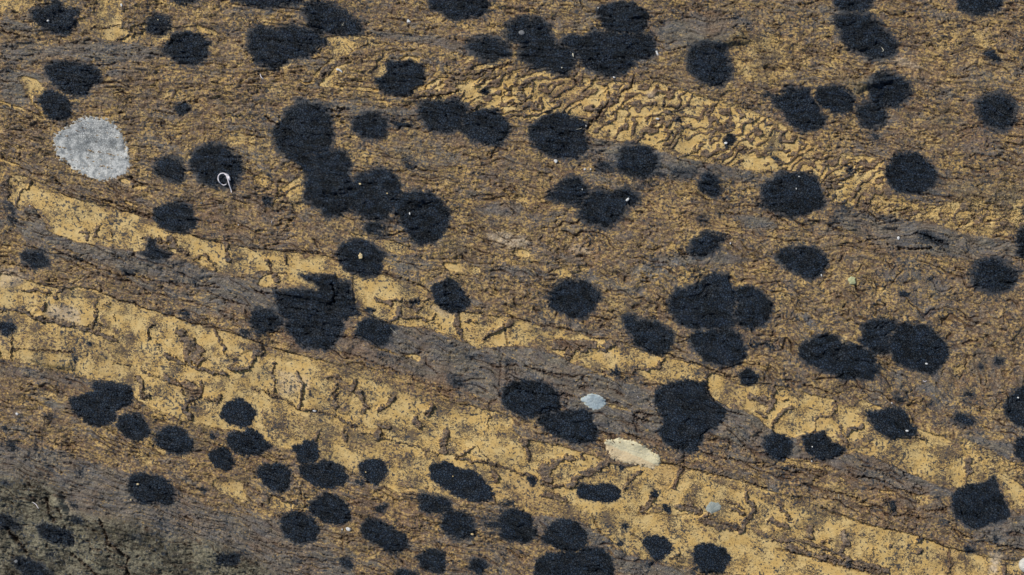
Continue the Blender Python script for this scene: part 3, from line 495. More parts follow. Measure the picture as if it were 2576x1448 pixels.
# ------------------------------------------------------------------ raised scraps of brown crust left standing on the ochre: tile | centre line | width
CRUST = """
00|1330,120 1290,190 1220,240 1130,270 1050,280 950,270 900,290|12
00|1230,20 1250,60 1230,100|20
00|1290,270 1310,300|30
00|1390,290 1430,290|26
00|1460,310 1300,370 1190,400 1160,420|12
00|1300,110 1340,130|12
01|585,790 640,790 690,710 740,680|44
01|740,680 800,640 890,620|18
01|940,520 1040,480 1110,420|10
01|2600,640 2400,690 2200,750 2080,800|20
01|2080,770 1980,830 1990,900|60
01|2000,900 1900,940 1720,930|44
01|2576,850 2500,930 2470,1030 2420,1060|10
01|2440,1150 2500,1070 2600,1050|10
01|560,520 640,500 690,450|16
02|1200,790 1170,880 1040,960 970,1020|36
02|960,930 970,1000 900,1100|36
02|900,1100 800,1180 740,1270 715,1330|30
02|205,680 120,720 50,765|22
02|550,740 620,790 690,830|30
02|180,810 130,860 90,900|64
02|90,930 90,1000|48
02|110,1030 60,1040 -20,1060|18
02|170,1040 240,1060|26
02|1000,1140 1110,1090 1170,1070|24
02|1190,1080 1220,1030|20
02|1530,980 1520,1050 1540,1120 1640,1160 1700,1210|22
02|1700,1220 1660,1320 1690,1400|18
02|1180,1440 1280,1410 1330,1320 1440,1290|34
02|1960,1110 2010,1060|36
02|1980,1280 2090,1280|26
02|2040,1300 1980,1400|30
02|2190,1290 2330,1240 2480,1180|14
02|2080,1200 2090,1270|22
12|1650,170 1740,110 1870,60 1920,0|24
12|1940,140 2120,90 2300,60 2420,30|12
12|2140,90 2110,180|12
13|70,320 120,275 200,240|16
13|440,200 490,140 620,130 760,90 900,20|26
13|200,130 260,100 300,110|40
13|550,470 620,400 760,350 820,320|36
13|870,280 1040,220 1180,170 1290,60|18
13|960,660 1010,570 1030,460|66
13|1030,440 1120,340|20
13|730,220 800,190 930,180|30
13|590,390 680,370|30
03|-40,1100 0,1140|10
10|300,370 260,440 190,490 160,560 170,620|20
10|60,340 30,420 60,500|60
10|140,380 220,380|12
10|980,830 940,930|26
10|940,930 980,935|16
10|800,885 880,895 850,980|22
10|930,930 1040,960 1150,995|18
10|1105,860 1120,940|10
10|1400,945 1500,950|14
10|1500,960 1600,960 1720,1000|34
10|1700,960 1740,1000 1740,1040|60
10|1600,1000 1700,1050 1820,1050 1880,1120|36
10|2250,820 2270,960 2270,1080 2300,1170|44
10|1930,1160 2020,1140|16
10|2050,1120 2140,1200 2160,1260|20
10|200,680 290,690 360,720|50
10|260,650 320,640|30
11|300,1120 300,1200|18
11|100,1170 150,1250 200,1320|30
11|180,1330 220,1370|50
11|-20,1310 90,1290 180,1290 290,1300|14
21|1200,100 1290,160 1390,120 1460,125|24
21|1320,160 1350,170|46
21|1510,150 1600,120 1680,140 1740,120|22
21|1530,190 1600,220 1670,190|22
21|1370,330 1440,280 1450,210|42
21|1450,300 1600,300 1710,320|18
21|1700,340 1780,370 1870,400|9
21|1810,260 1780,320 1700,330|9
21|2020,280 2020,360 2050,450|60
21|2050,450 2100,540|30
21|2100,340 2220,340|18
21|2350,460 2430,430 2560,330|40
21|2280,550 2290,510 2340,490|14
22|450,570 560,570 700,590 820,580|96
22|600,620 560,700|90
22|960,570 1000,560|76
22|890,600 940,640|30
22|1215,870 1240,820 1350,805 1470,810 1510,720|24
22|1930,780 1950,900|34
22|2410,1110 2480,1120 2576,1160|66
22|2460,1240 2540,1290|30
23|-40,1110 40,1180|40
23|40,960 60,1080 40,1200 0,1250|40
23|60,1340 140,1240 240,1210|34
23|40,1330 20,1440 60,1500|30
23|480,1310 640,1290 690,1190 680,1130|24
23|680,1130 780,1070|40
23|100,1010 240,1040 330,1090|10
23|140,1130 180,1110|14
33|480,-120 470,-20 400,20|14
33|1480,10 1600,110|16
33|720,-40 740,60 780,130|40
33|790,30 850,-20 950,-60|34
33|2010,290 2020,400|64
33|2020,400 1990,520|24
33|90,720 160,800 230,890|34
33|20,880 200,960|50
33|420,960 420,1050|60
33|750,1020 780,1130|64
33|760,1130 730,1210|50
33|560,1110 640,1090|16
33|1530,1050 1490,1110|34
33|1230,1130 1210,1160|24
33|1530,1190 1480,1220|30
33|60,1110 200,1090 400,1110 600,1190 760,1260 1000,1340 1200,1390|36
33|200,1170 500,1250 800,1330 1100,1400|60
33|2360,1330 2370,1420|44
33|1820,1100 1830,1270 1820,1450|16
33|2420,700 2460,740|12
33|1440,420 1500,450|14
33|1080,1180 1040,1200|8
20|940,150 960,230 950,330 1000,380|22
20|840,390 920,340 930,400|12
20|640,-10 580,60 540,100|20
20|230,30 380,30 520,60|26
20|440,160 430,230|26
20|1040,200 1100,165|10
20|1540,370 1495,430 1505,510|26
20|1560,540 1600,580 1590,630|10
20|1150,270 1160,340|10
20|1780,440 1850,440|50
20|1820,490 1880,550|60
20|1900,560 1970,620 1960,700|110
20|1880,640 1900,760|50
20|2060,730 1990,760|30
20|2150,430 2190,510 2260,590 2240,640|30
20|2240,650 2300,700 2390,760|14
20|1660,680 1760,710 1840,770|38
20|1900,780 2000,810 2150,850 2270,880|34
20|1420,830 1500,870 1590,910|10
20|1660,900 1780,960 1900,1010|40
20|1900,980 1980,1040|90
20|2010,930 2020,1000|24
20|1820,1030 1880,1070|14
20|1980,1080 1890,1150 1860,1230 1920,1320|50
20|1970,1090 1960,1180|14
20|2080,1100 2160,1120 2200,1150|24
20|2210,1080 2220,1140|20
20|1380,900 1430,990 1440,1110|44
20|1500,1080 1500,1120|16
20|2320,800 2440,830 2520,760 2620,600|40
20|2540,600 2576,660 2640,640|50
20|0,210 200,230 320,280|34
20|320,300 440,320 640,360 800,400|36
20|800,400 950,440 1100,500 1160,530|44
20|470,300 620,330 780,380|14
20|130,460 120,580 120,720|12
20|130,615 400,630 740,645|8
20|1140,750 1260,770 1320,785|10
21|180,780 160,870|26
21|165,880 185,960 185,1040|18
21|400,850 460,960 470,1080 430,1200|28
21|0,1020 200,1090 350,1160 420,1215|14
21|430,1215 600,1240 760,1270 850,1320|16
21|850,1320 900,1360 1000,1390|30
21|800,970 775,1060 785,1150 795,1210|40
21|720,915 760,890 830,890|24
21|990,950 970,1020|50
21|1030,1050 1060,1100|56
21|1060,1120 1100,1200 1090,1260|34
21|1370,1120 1330,1160|50
21|1290,1200 1220,1220|36
21|1770,1200 1720,1260|46
21|1600,1320 1640,1400|60
21|1240,1390 1340,1400|34
21|2360,1280 2320,1420|9
31|620,0 580,70|40
31|870,10 910,80|34
31|1050,5 1180,50 1300,85 1500,115 1650,170 1830,230|12
31|1240,0 1230,60|60
31|1910,0 1880,100 1880,200|80
31|1950,245 2100,210 2200,150|18
31|2230,150 2330,290|9
31|2010,260 2200,300 2400,330 2576,390|24
31|2380,390 2420,480|60
32|230,50 330,60 430,110|56
32|90,70 140,120|50
32|140,120 160,220 185,290|30
32|270,400 380,350 500,280 610,260|54
32|330,380 340,450|110
32|570,540 680,450 850,380 950,310|60
32|890,120 940,190 1020,260|40
32|860,220 940,240|26
32|700,230 720,270|30
32|1280,400 1220,460|36
32|1170,490 1120,590|18
32|1690,370 1670,450 1620,560|40
32|1690,190 1690,270|50
32|1420,650 1390,720 1310,790|50
32|1690,780 1780,760 1880,800|70
32|2000,820 1900,890|36
32|1940,920 2100,950 2250,960|60
32|-20,390 150,430 250,480|24
32|290,530 400,540 520,560|26
32|330,630 420,650 520,690|50
32|2230,770 2300,830|36
32|2360,620 2360,690 2440,740|30
32|2420,790 2360,900 2300,1000|50
32|2150,700 2280,740 2330,790|20
32|1640,1260 1680,1240|14
32|1180,1000 1300,1080|14
32|1600,1270 1660,1280|20
31|0,610 100,640 60,740|50
31|150,630 300,690 400,740|24
"""
# ------------------------------------------------------------------ cracks: tile | line | width | depth
CRACKS = """
30|50,985 100,1060 190,1150 250,1220|22|9
30|470,660 490,760 530,860 560,900|14|7
30|460,1090 475,1170|9|6
30|1020,880 1080,1020 1100,1110 1200,1180 1310,1270 1260,1360 1300,1460|17|8
30|700,1220 800,1310 900,1370 970,1460|13|7
30|880,1100 940,1170 1030,1195|8|4
30|600,760 640,860 660,980|10|4
30|300,500 340,560|10|4
30|1040,1000 1090,1060 1080,1100|10|5
30|500,430 700,500 880,560|6|3
30|800,60 700,150 620,190|6|3
10|470,1030 740,1150 1000,1255 1200,1330 1400,1330 1600,1400 1900,1420 2200,1448|6|4
10|600,1140 800,1240 1050,1340 1400,1410|5|3
10|200,30 190,170|6|3
10|20,135 120,190 300,295 560,345|7|3
10|560,370 660,470 900,520 1200,620 1340,690 1550,720|9|5
10|640,490 800,530 1000,590 1300,690 1500,740|7|4
10|1310,330 1350,390 1470,410|9|5
10|1900,905 2100,970 2240,1000|5|3
10|-20,1190 260,1240 330,1270|6|3
11|-60,1060 250,1070 500,1085 830,1110|6|4
11|-60,990 100,1010|5|2
11|750,1160 900,1185|5|3
11|1220,1300 1450,1350 1700,1440 1760,1500|7|4
11|380,750 280,880|5|3
11|1370,280 1500,275 1620,240|8|4
21|-40,520 130,600 400,670 700,740|6|4
21|780,620 1000,680 1300,800 1460,850|5|3
21|1670,950 1900,1000 2050,1020|4|2
21|1400,670 1660,660|6|4
21|-20,40 100,50 400,95 640,140 700,165|7|4
21|30,410 250,450 700,480 900,490 1100,520|5|3
21|-40,260 100,300 220,320|5|3
21|350,210 600,230 720,260 860,330|5|4
21|2500,400 2530,570|8|4
21|2520,580 2460,750 2450,950 2430,1120 2340,1170 2360,1290|5|3
21|770,-40 800,70 790,150 720,165|10|8
21|2340,770 2440,800 2600,780|7|4
21|1700,700 1720,780 1830,860|7|3
22|0,780 150,790 350,860 560,880 700,930 790,990|7|4
22|-20,985 200,1060 440,1080 640,1100|6|4
22|940,1140 1200,1190|6|3
22|450,980 660,985|4|2
22|960,1000 1060,1050 1120,1095|6|3
22|1220,1290 1270,1250 1500,1300|7|4
22|1230,1300 1400,1360 1520,1370|8|5
22|0,290 200,360 500,410 700,450 880,510|7|4
22|1060,540 1300,580 1450,670|6|4
22|1520,660 1700,710 1950,800 2200,900|7|4
22|1980,960 1985,1060 2050,1160|8|5
22|600,700 800,690|5|3
32|580,45 740,90 920,95|7|5
32|1130,10 1300,80 1500,105|6|4
32|1500,310 1740,360 1900,410 2300,490 2576,570|6|5
32|1740,360 1720,130|5|3
32|1740,360 1690,520|8|4
32|1960,15 2150,100 2300,150 2500,150|6|4
32|1840,185 2100,260 2300,310 2576,325|6|4
32|780,770 820,880 890,1020|9|5
32|1250,820 1600,850 1900,830|5|3
32|2300,150 2460,200|5|3
33|-40,345 350,425 560,580 860,655 1150,770|7|5
33|1260,850 1380,835 1500,865 1640,870|7|5
33|530,760 700,840 1000,935 1500,1050 1820,1170 2200,1270|6|4
33|1840,970 2000,1060 2300,1130 2576,1200|7|5
33|900,450 1040,465 1140,500|10|7
33|1160,495 1300,580 1500,640 1620,620|7|4
33|800,410 900,460|5|3
33|1330,770 1600,800 1800,780|6|4
33|1120,385 1250,400 1320,450|6|3
33|1820,1170 1830,1300|8|4
33|200,340 600,420|5|3
33|80,1180 400,1260 700,1350 1000,1410|7|4
33|1150,300 1300,350|6|3
33|130,270 300,270 560,290|6|4
23|800,930 760,1000|6|4
23|0,910 300,950 560,1040 700,1090|6|4
23|1600,600 1830,600 1900,620|6|4
23|2100,640 2200,720|6|3
23|1870,270 2100,350 2400,430|5|3
13|1200,1010 1330,1050 1450,1060 1650,1055|12|8
13|1480,910 1600,930 1700,970 1830,1020|11|8
13|1830,1020 2030,1130|6|4
13|400,770 560,800 740,880|8|4
13|1230,690 1300,670 1430,650|8|5
13|1320,725 1400,680|7|4
13|1900,870 1960,790 2090,710|8|5
13|2090,830 2240,770|7|4
13|0,690 120,740 200,810|7|4
13|0,865 240,870|5|3
13|1080,775 1170,795 1230,800|10|6
13|900,990 1040,960 1090,965|8|4
13|2050,720 2080,790|8|4
12|1350,1190 1450,1190 1560,1190|5|3
12|2060,700 2300,710|7|4
12|300,600 400,590|5|2
12|1150,860 1220,780|6|3
12|1680,1110 1850,1110 1960,1130|7|4
12|1280,1370 1400,1400|6|4
02|1220,770 1210,880 1100,930 1020,990|8|5
02|1000,1000 900,1130 740,1300 710,1350|8|5
01|700,740 640,800 640,850|8|5
01|1580,965 1740,972 1900,965 2040,920|6|4
01|720,1120 820,1100 900,1090|9|6
01|2576,640 2300,720 2150,780 2080,850|6|4
01|2340,1130 2440,1160|6|4
01|100,1170 240,1270 200,1320|8|5
03|2300,930 2440,970|5|2
03|560,780 700,870|5|2
00|0,310 180,350 300,380|7|4
00|900,270 1000,300 1180,260 1340,140|6|3
00|1700,340 1740,420 1690,470|8|5
00|1640,540 1500,545|5|3
00|850,700 1010,780 1040,830|8|5
20|900,5 1200,125 1420,200 1700,280 1950,365 2200,415|6|4
20|130,615 400,630 740,650|7|4
20|2150,170 2250,290 2560,400|5|3
20|2350,240 2360,320|5|3
20|1460,60 1700,80 2100,200 2300,260|5|3
20|2080,30 2280,130 2500,190|5|3
31|440,560 470,700|6|3
31|870,1050 880,1200|6|3
31|1060,1050 850,1070|5|3
31|1660,850 1560,870|4|2
31|1740,560 1700,660|7|4
31|980,1330 1200,1390 1400,1440|5|3
31|1500,1180 1700,1210|5|3
31|1450,970 1780,940|5|3
31|930,740 1200,690 1270,660|5|3
31|130,640 400,720|6|3
31|500,620 505,760|6|3
"""
# ------------------------------------------------------------------ dusty pale patches on the rock: tile | outline | strength
PALE = """
D|1225,590 1250,582 1285,588 1320,600 1340,612 1320,620 1285,625 1250,612|.85
12|540,1030 650,1030 780,1060 790,1110 700,1090 560,1060|.7
20|500,180 720,180 820,260 800,360 600,330 460,260|.75
10|0,1250 120,1260 280,1340 200,1420 0,1448|.6
33|2240,1230 2350,1240 2345,1300 2310,1350 2310,1425 2220,1415 2235,1330|1
33|720,1010 780,1020 820,1080 720,1080|.6
30|470,540 600,640 760,800 660,900 600,760 500,640|.7
30|840,1100 1000,1120 1040,1180 940,1190|.8
30|690,930 850,960 880,1100 840,1180 700,1220 740,1080|.55
30|820,1230 1000,1280 1100,1400 1000,1450 880,1330|.6
20|2120,700 2350,780 2200,720|.5
21|200,820 500,900 560,1000 250,1100|.45
21|1850,150 1960,200 2050,270 1900,300 1750,200|.5
22|880,640 1000,660 950,700|.6
03|1240,590 1400,600 1560,680 1480,700 1320,640|.6
03|500,660 560,670 560,720|.5
02|1380,920 1450,950 1450,1040 1350,980|.6
11|2300,900 2576,920 2640,1000 2500,1060 2350,980|.5
10|1160,380 1300,410 1240,430|.6
"""
OLIVE = """
D|-40,1195 110,1208 150,1240 175,1290 250,1300 330,1310 420,1350 520,1360 620,1400 700,1448 700,1520 -40,1520|1|20
D|60,895 180,905 200,935 120,935|.6|16
D|2130,205 2190,195 2260,200 2150,240|.7|16
D|1690,90 1800,95 1860,70 1900,110 1800,130|.6|18
D|440,1040 480,1050 520,1060 480,1080|.3|10
D|1550,1350 1800,1400 1700,1448|.2|16
D|2380,460 2560,440 2560,520 2400,520|.4|24
D|760,1075 900,1085 980,1110 880,1115|.3|16
D|1480,100 1620,110 1620,130|.2|14
"""
VERMI = """
D|-40,-40 720,-40 720,100 640,240 680,300 640,420 330,420 330,300 200,280 100,300 -40,240|.42
D|1060,150 1500,180 1480,350 1060,260|.9
D|1075,232 1140,218 1230,200 1300,182 1345,163 1440,195 1560,212 1640,206 1700,218 1760,247 1830,262 1920,292 1990,330 2055,378 2130,398 2225,395 2225,500 2150,525 2060,515 2060,440 1920,432 1760,405 1650,372 1540,350 1480,345 1475,305 1400,285 1335,300 1250,268 1130,255|.95
D|200,0 360,0 350,60 250,80 200,50|.38
D|600,400 770,400 770,540 660,500 600,460|.85
D|700,240 640,190 420,170 300,180 280,260 330,330 470,350 700,330|.5
D|720,95 1000,100 1060,200 1000,215 800,210 740,190|.4
D|1080,560 1300,620 1500,700 1650,680 1600,600 1400,560|.5
D|2080,498 2300,515 2600,490 2600,590 2350,560|.7
D|-40,300 120,300 130,420 -40,400|.5
D|1380,1140 1500,1180 1700,1200 1900,1260 2100,1400 2000,1400 1800,1330 1600,1300 1450,1230|.45
D|2100,1100 2576,1150 2576,1230 2300,1180|.45
"""
# ------------------------------------------------------------------ read the tables
def rows(txt):
    for ln in txt.strip().splitlines():
        if ln.strip(): yield [q.strip() for q in ln.split('|')]

# base tone of the rock: how much ochre shows through the brown crust (rows go down, columns go right)
BASE = np.array([[.55,.58,.48,.42,.42,.48,.44,.40,.47],
                 [.40,.42,.46,.46,.47,.42,.44,.40,.42],
                 [.48,.55,.54,.40,.38,.38,.46,.38,.34],
                 [.32,.34,.34,.42,.50,.48,.38,.36,.42],
                 [.48,.34,.34,.44,.46,.46,.46,.44,.40],
                 [.52,.44,.34,.26,.28,.42,.44,.42,.38],
                 [.42,.48,.45,.47,.40,.30,.34,.42,.38],
                 [.14,.38,.46,.44,.44,.42,.38,.30,.30],
                 [.12,.14,.32,.40,.34,.40,.45,.45,.44]])
bx = np.clip((X+0)/322.0, 0, 7.999); by = np.clip(Y/181.0, 0, 7.999)
ix = bx.astype(int); iy = by.astype(int); fx = sst(0, 1, bx-ix); fy = sst(0, 1, by-iy)
och = (BASE[iy, ix]*(1-fx)+BASE[iy, ix+1]*fx)*(1-fy)+(BASE[iy+1, ix]*(1-fx)+BASE[iy+1, ix+1]*fx)*fy
streak = fbm(U, SS, 120, 4, 201, .55, sy=26)          # streaks that run with the layers
blot = fbm(X, Y, 42, 4, 211, .6)
clump = fbm(U+w1x, SS+w1y, 30, 4, 213, .62, sy=12)
clump2 = fbm(X+w1x*1.5, Y+w1y*1.5, 17, 3, 215, .6)
och = (och - .02 + streak*.36 + blot*.20 + clump*.34 + clump2*.20).astype(np.float32)
och = np.clip(och, .04, .66)
grey = np.clip(.20 - streak*.9 - clump*.5 + fbm(U, SS, 200, 3, 221, .5, sy=50)*.7, 0, .9).astype(np.float32)

region = np.zeros((NY, NX), np.int16)                  # 0 = plain rock, else part number
parts = []                                             # (name, label)
crisp = np.zeros_like(X)                               # 1 where the crust has come off cleanly
for tile, pts, soft, lab in rows(GREY):
    p = DD(tile, pts); sl = bbox(p, 30)
    sd = poly_sd(smooth_closed(p), sl, XB, YB); f = float(soft)
    m = sst(-f, f, sd)
    och[sl] = och[sl]*(1-m) + (np.clip(.10 + streak[sl]*.22 + blot[sl]*.10, .02, .4))*m
    grey[sl] = grey[sl]*(1-m) + (.72 + blot[sl]*.4)*m
    if lab:
        parts.append(('rock_layer', lab)); region[sl][(sd > 0)] = len(parts)
for tile, pts, val, soft, lab in rows(OCHRE):
    p = DD(tile, pts); sl = bbox(p, 30); v = float(val); f = float(soft)
    sd = poly_sd(smooth_closed(p), sl, XB, YB)
    m = sst(-f, f*.6, sd)
    tgt = v + blot[sl]*.26 + streak[sl]*.10 + clump2[sl]*.12
    if v > .8: tgt = v - np.clip(-fbm(X[sl], Y[sl], 90, 3, 231)*.9-.05, 0, .22) - (1-sst(0, 26, sd))*np.clip(.08+fbm(X[sl], Y[sl], 70, 2, 237)*1.1, 0, .42) + blot[sl]*.16
    och[sl] = och[sl]*(1-m) + tgt*m
    grey[sl] = grey[sl]*(1-m*.8)
    c = crisp[sl]; crisp[sl] = np.maximum(c, sst(-1.6, 1.6, sd)*sst(.5, .8, v)) if f <= 5 else np.maximum(c, m*sst(.55, .85, v)*.8)
    if lab:
        parts.append(('ochre_patch', lab)); region[sl][(sd > 0)] = len(parts)
rust = np.clip(.18 + fbm(X, Y, 150, 3, 241)*.9 + fbm(U, SS, 90, 3, 245, .5, sy=18)*.5, 0, 1).astype(np.float32)
for x_, y_, r_, a_ in [(720,560,150,.3),(560,560,120,.4),(1000,940,140,.5),(820,860,120,.5),(1700,1200,160,.4),(560,1190,160,.6),
                       (1450,560,260,.25),(980,1300,200,.6),(2250,330,300,.15),(1950,250,120,.4),(2400,60,120,.3),(470,700,60,.2),
                       (1400,1260,150,.4),(2150,1200,200,.3),(1650,680,260,.15),(1350,60,150,.2)]:
    rust += a_*np.exp(-(((X-x_)/r_)**2+((Y-y_)/(r_*.5))**2)).astype(np.float32)

height = np.zeros_like(X)
olive = np.clip(fbm(X, Y, 110, 3, 251)*.6-.08, 0, .35).astype(np.float32)
for tile, pts, val, soft in rows(OLIVE):
    p = DD(tile, pts); f = float(soft); sl = bbox(p, 2*f+10)
    m = sst(-f, f, poly_sd(p, sl, XB, YB))*float(val); olive[sl] = np.maximum(olive[sl], m)
pale = np.zeros_like(X)
for tile, pts, val in rows(PALE):
    p = DD(tile, pts); sl = bbox(p, 30)
    m = sst(-7, 7, poly_sd(p, sl, XA, YA))*float(val); pale[sl] = np.maximum(pale[sl], m)

vz = np.zeros_like(X)
for tile, pts, val in rows(VERMI):
    p = DD(tile, pts); sl = bbox(p, 30)
    vz[sl] = np.maximum(vz[sl], sst(-10, 14, poly_sd(p, sl, XB, YB))*float(val))
ca, sa = math.cos(math.radians(33)), math.sin(math.radians(33))
A_ = X*ca - Y*sa; B_ = X*sa + Y*ca                     # A_ runs up to the right
vn = fbm(A_+w1x*2.6, B_+w1y*2.6, 84, 3, 235, .55, sy=22)
ph = (B_ + fbm(A_, B_, 95, 3, 236, .5, sy=60)*74 + w1y*1.2)/32.0 + .15*np.sin(A_/31.0)
rid = np.cos(ph*2*np.pi)
brk = fbm(A_+w1x, B_+w1y, 60, 3, 238, .55, sy=26)
vr = sst(.36, .62, rid + brk*1.5 - .45*(1-vz))*sst(.3, .55, vz)*sst(-.34, -.2, brk)
vr2 = (1-sst(.018, .05, np.abs(fbm(A_+w1x*2.5, B_+w1y*2.5, 52, 3, 239, .5, sy=24))))*sst(.25, .45, vz)*(1-sst(.6, .8, vz))
vr = np.maximum(vr, vr2*.8)*(1-crisp*.85*(1-sst(.6, .8, vz)))
# raised crust scraps
scrap = np.zeros_like(X); scrap_id = np.zeros((NY, NX), np.int16)
rng = random.Random(4)
for tile, pts, wd in rows(CRUST):
    p = DD(tile, pts); hw = float(wd)/8.0
    sl = bbox(p, hw+14)
    dd = line_d(p, sl, XA+w1x*.5, YA+w1y*.5)
    sd = hw*(1.05+fbm(X[sl], Y[sl], 18, 2, 261)*.5) - dd
    m = sst(-1.2, 1.6, sd)
    tall = min(1.0, .45+hw/10)
    scrap[sl] = np.maximum(scrap[sl], m*tall)
    och[sl] = och[sl]*(1-m) + np.clip(.20+blot[sl]*.25+.1*(hw < 2), .05, .5)*m
    grey[sl] = np.maximum(grey[sl], m*.35); rust[sl] = np.maximum(rust[sl], m*.35)
    crisp[sl] = crisp[sl]*(1-m)
    parts.append(('crust_scrap', '')); region[sl][sd > 0] = len(parts)
och = och*(1-vr) + np.clip(.20+blot*.3, .04, .45)*vr; crisp = crisp*(1-vr)
scrap = np.maximum(scrap, vr*.55); rust = np.maximum(rust, vr*.5); och = np.where(vz > .05, och + sst(.5, .9, vz)*.13*(1-vr), och)
crack = np.zeros_like(X); cdepth = np.zeros_like(X)
for tile, pts, wd, dep in rows(CRACKS):
    p = DD(tile, pts); hw = float(wd)/8.0*1.15; sl = bbox(p, hw+14)
    dd = line_d(p, sl, XA, YA)
    wv = hw*(.85+fbm(X[sl], Y[sl], 22, 2, 271)*1.3)
    m = 1-sst(.25, 1.5, dd/np.maximum(wv+.45, .5))
    br = sst(-.42, -.05, fbm(X[sl], Y[sl], 46, 2, 277))
    if hw > 1.8: br = np.maximum(br, .8)
    cdepth[sl] = np.maximum(cdepth[sl], m*float(dep)*br)
    # one lip of a crack stands a little higher
    crack[sl] = np.maximum(crack[sl], (1-sst(0, hw*2.5+3, dd))*br)

# black lichens: cover masks
lich = []
stain = np.zeros_like(X); dark_fold = fbm(U, SS, 70, 3, 281, .55, sy=9)
efr = fbm(U, SS, 26, 4, 295, .65, sy=8)
for tile, pts, cov, fuzz, lab in rows(LICHENS):
    p = DD(tile, pts); sl = bbox(p, 26); cov = float(cov); fz = float(fuzz)
    p0 = smooth_closed(p)
    k = .9+.7*fz
    sd = poly_sd(p0, sl, X+w1x*.8+w2x*k, Y+w1y*.8+w2y*k)
    sd = sd + 1.2 + 1.6*(fz >= .5) + fbm(X[sl], Y[sl], 4.2, 3, 291, .7)*6*(.3+fz) + efr[sl]*(5+13*fz)
    lich.append([sl, sd, cov, fz, lab, p])
    halo = sst(-8-14*fz, 3, sd)*(.5+.5*fz)*cov
    stain[sl] = np.maximum(stain[sl], halo)
# scattered little blue black specks of young lichen on the ochre and the brown
sp = fbm(X, Y, 9, 2, 301) + .35*fbm(X, Y, 60, 2, 305)
stain = np.maximum(stain, sst(.42, .56, sp)*.75*sst(.55, .7, och))
sp = fbm(XA, YA, 8, 3, 303, .7) + .45*fbm(X, Y, 70, 2, 307)
stain = np.maximum(stain, sst(.26, .40, sp)*.62*sst(.5, .7, och))
stain = np.maximum(stain, sst(.44, .56, fbm(X, Y, 20, 3, 311))*.75)
stain = np.maximum(stain, sst(.34, .44, fbm(X, Y, 8, 2, 313)+.35*fbm(X, Y, 120, 2, 315))*.85)

# ------------------------------------------------------------------ relief of the rock (drawing units)
crust_amt = 1-crisp
height += fbm(X, Y, 620, 3, 401)*16
height += fbm(U, SS, 240, 3, 405, .5, sy=60)*5*(.35+.65*crust_amt)
# thin overlapping layers, each ending in a sharp lip
lay = np.clip(.55+fbm(X, Y, 130, 2, 411)*1.6, 0, 1)*crust_amt
t = (SS + fbm(U, SS, 150, 4, 415, .55, sy=34)*34)/21.0
fr = t-np.floor(t); lip = np.where(fr < .91, fr/.91, (1-fr)/.09)
height += lip*3.6*lay*sst(-.25, .15, fbm(U, SS, 130, 2, 421, .5, sy=18))
t2 = (SS + fbm(U, SS, 60, 4, 425, .6, sy=14)*15)/8.0
fr2 = t2-np.floor(t2); lip2 = np.where(fr2 < .8, fr2/.8, (1-fr2)/.2)
height += lip2*1.4*lay*sst(-.1, .3, fbm(U, SS, 70, 2, 427, .5, sy=14))
rg = 1-np.abs(fbm(U, SS, 34, 4, 431, .6, sy=7))*2
height += (rg-.6)*1.3*crust_amt
rg2 = fbm(U, SS, 90, 4, 433, .62, sy=9); height += rg2*3.2*crust_amt
height += fbm(U, SS, 20, 4, 441, .62, sy=8)*1.7*(.04+.96*crust_amt)
height += fbm(X, Y, 3.6, 2, 451)*.35*(.06+.94*crust_amt)
height += fbm(X, Y, 60, 4, 455, .5)*3.4*(.16+.84*crust_amt)
height += crust_amt*2.6                                  # the crust is thicker than the bare ochre
height += scrap*(2.0+fbm(X, Y, 7, 2, 461)*2.0)
height -= cdepth*(.9+.8*crust_amt)
cl_ = np.abs(fbm(U, SS, 190, 4, 470, .55, sy=30)); cmask = sst(-.08, .2, fbm(X, Y, 75, 2, 473))*crust_amt
fine = (1-sst(.004, .03, cl_))*cmask
cl_ = np.abs(fbm(U, SS, 80, 4, 475, .6, sy=17)); fine = np.maximum(fine, (1-sst(.004, .04, cl_))*sst(.05, .25, fbm(X, Y, 55, 2, 477))*crust_amt)
height -= fine*5; crack = np.maximum(crack, fine)
t3 = (SS + fbm(U, SS, 210, 4, 495, .55, sy=60)*46)/17.0
ln3 = np.abs(t3-np.round(t3))*17.0
m3 = sst(.03, .2, fbm(U, SS, 190, 3, 497, .5, sy=12))*(.25+.75*crust_amt)
l3 = (1-sst(.4, 1.7, ln3))*m3
height -= l3*5; crack = np.maximum(crack, (1-sst(.5, 3.5, ln3))*m3)
# ragged pits where a film of crust has flaked
fl = sst(.08, .2, fbm(U, Y, 30, 4, 465, .6, sy=20))
height -= fl*1.5*crust_amt*(1-sst(.6, .8, och))
fl = sst(.02, .09, fbm(XA, YA, 15, 4, 467, .6)); height -= fl*.5*crust_amt*(1-sst(.66, .8, och))
pl = fbm(U+w1x, SS*1.15+w1y, 44, 4, 491, .55, sy=20)
pl = (np.floor(pl*9)+sst(.0, .22, pl*9-np.floor(pl*9)))/9
height += pl*9*crust_amt*(.25+.75*sst(-.1, .25, fbm(X, Y, 150, 2, 493)))
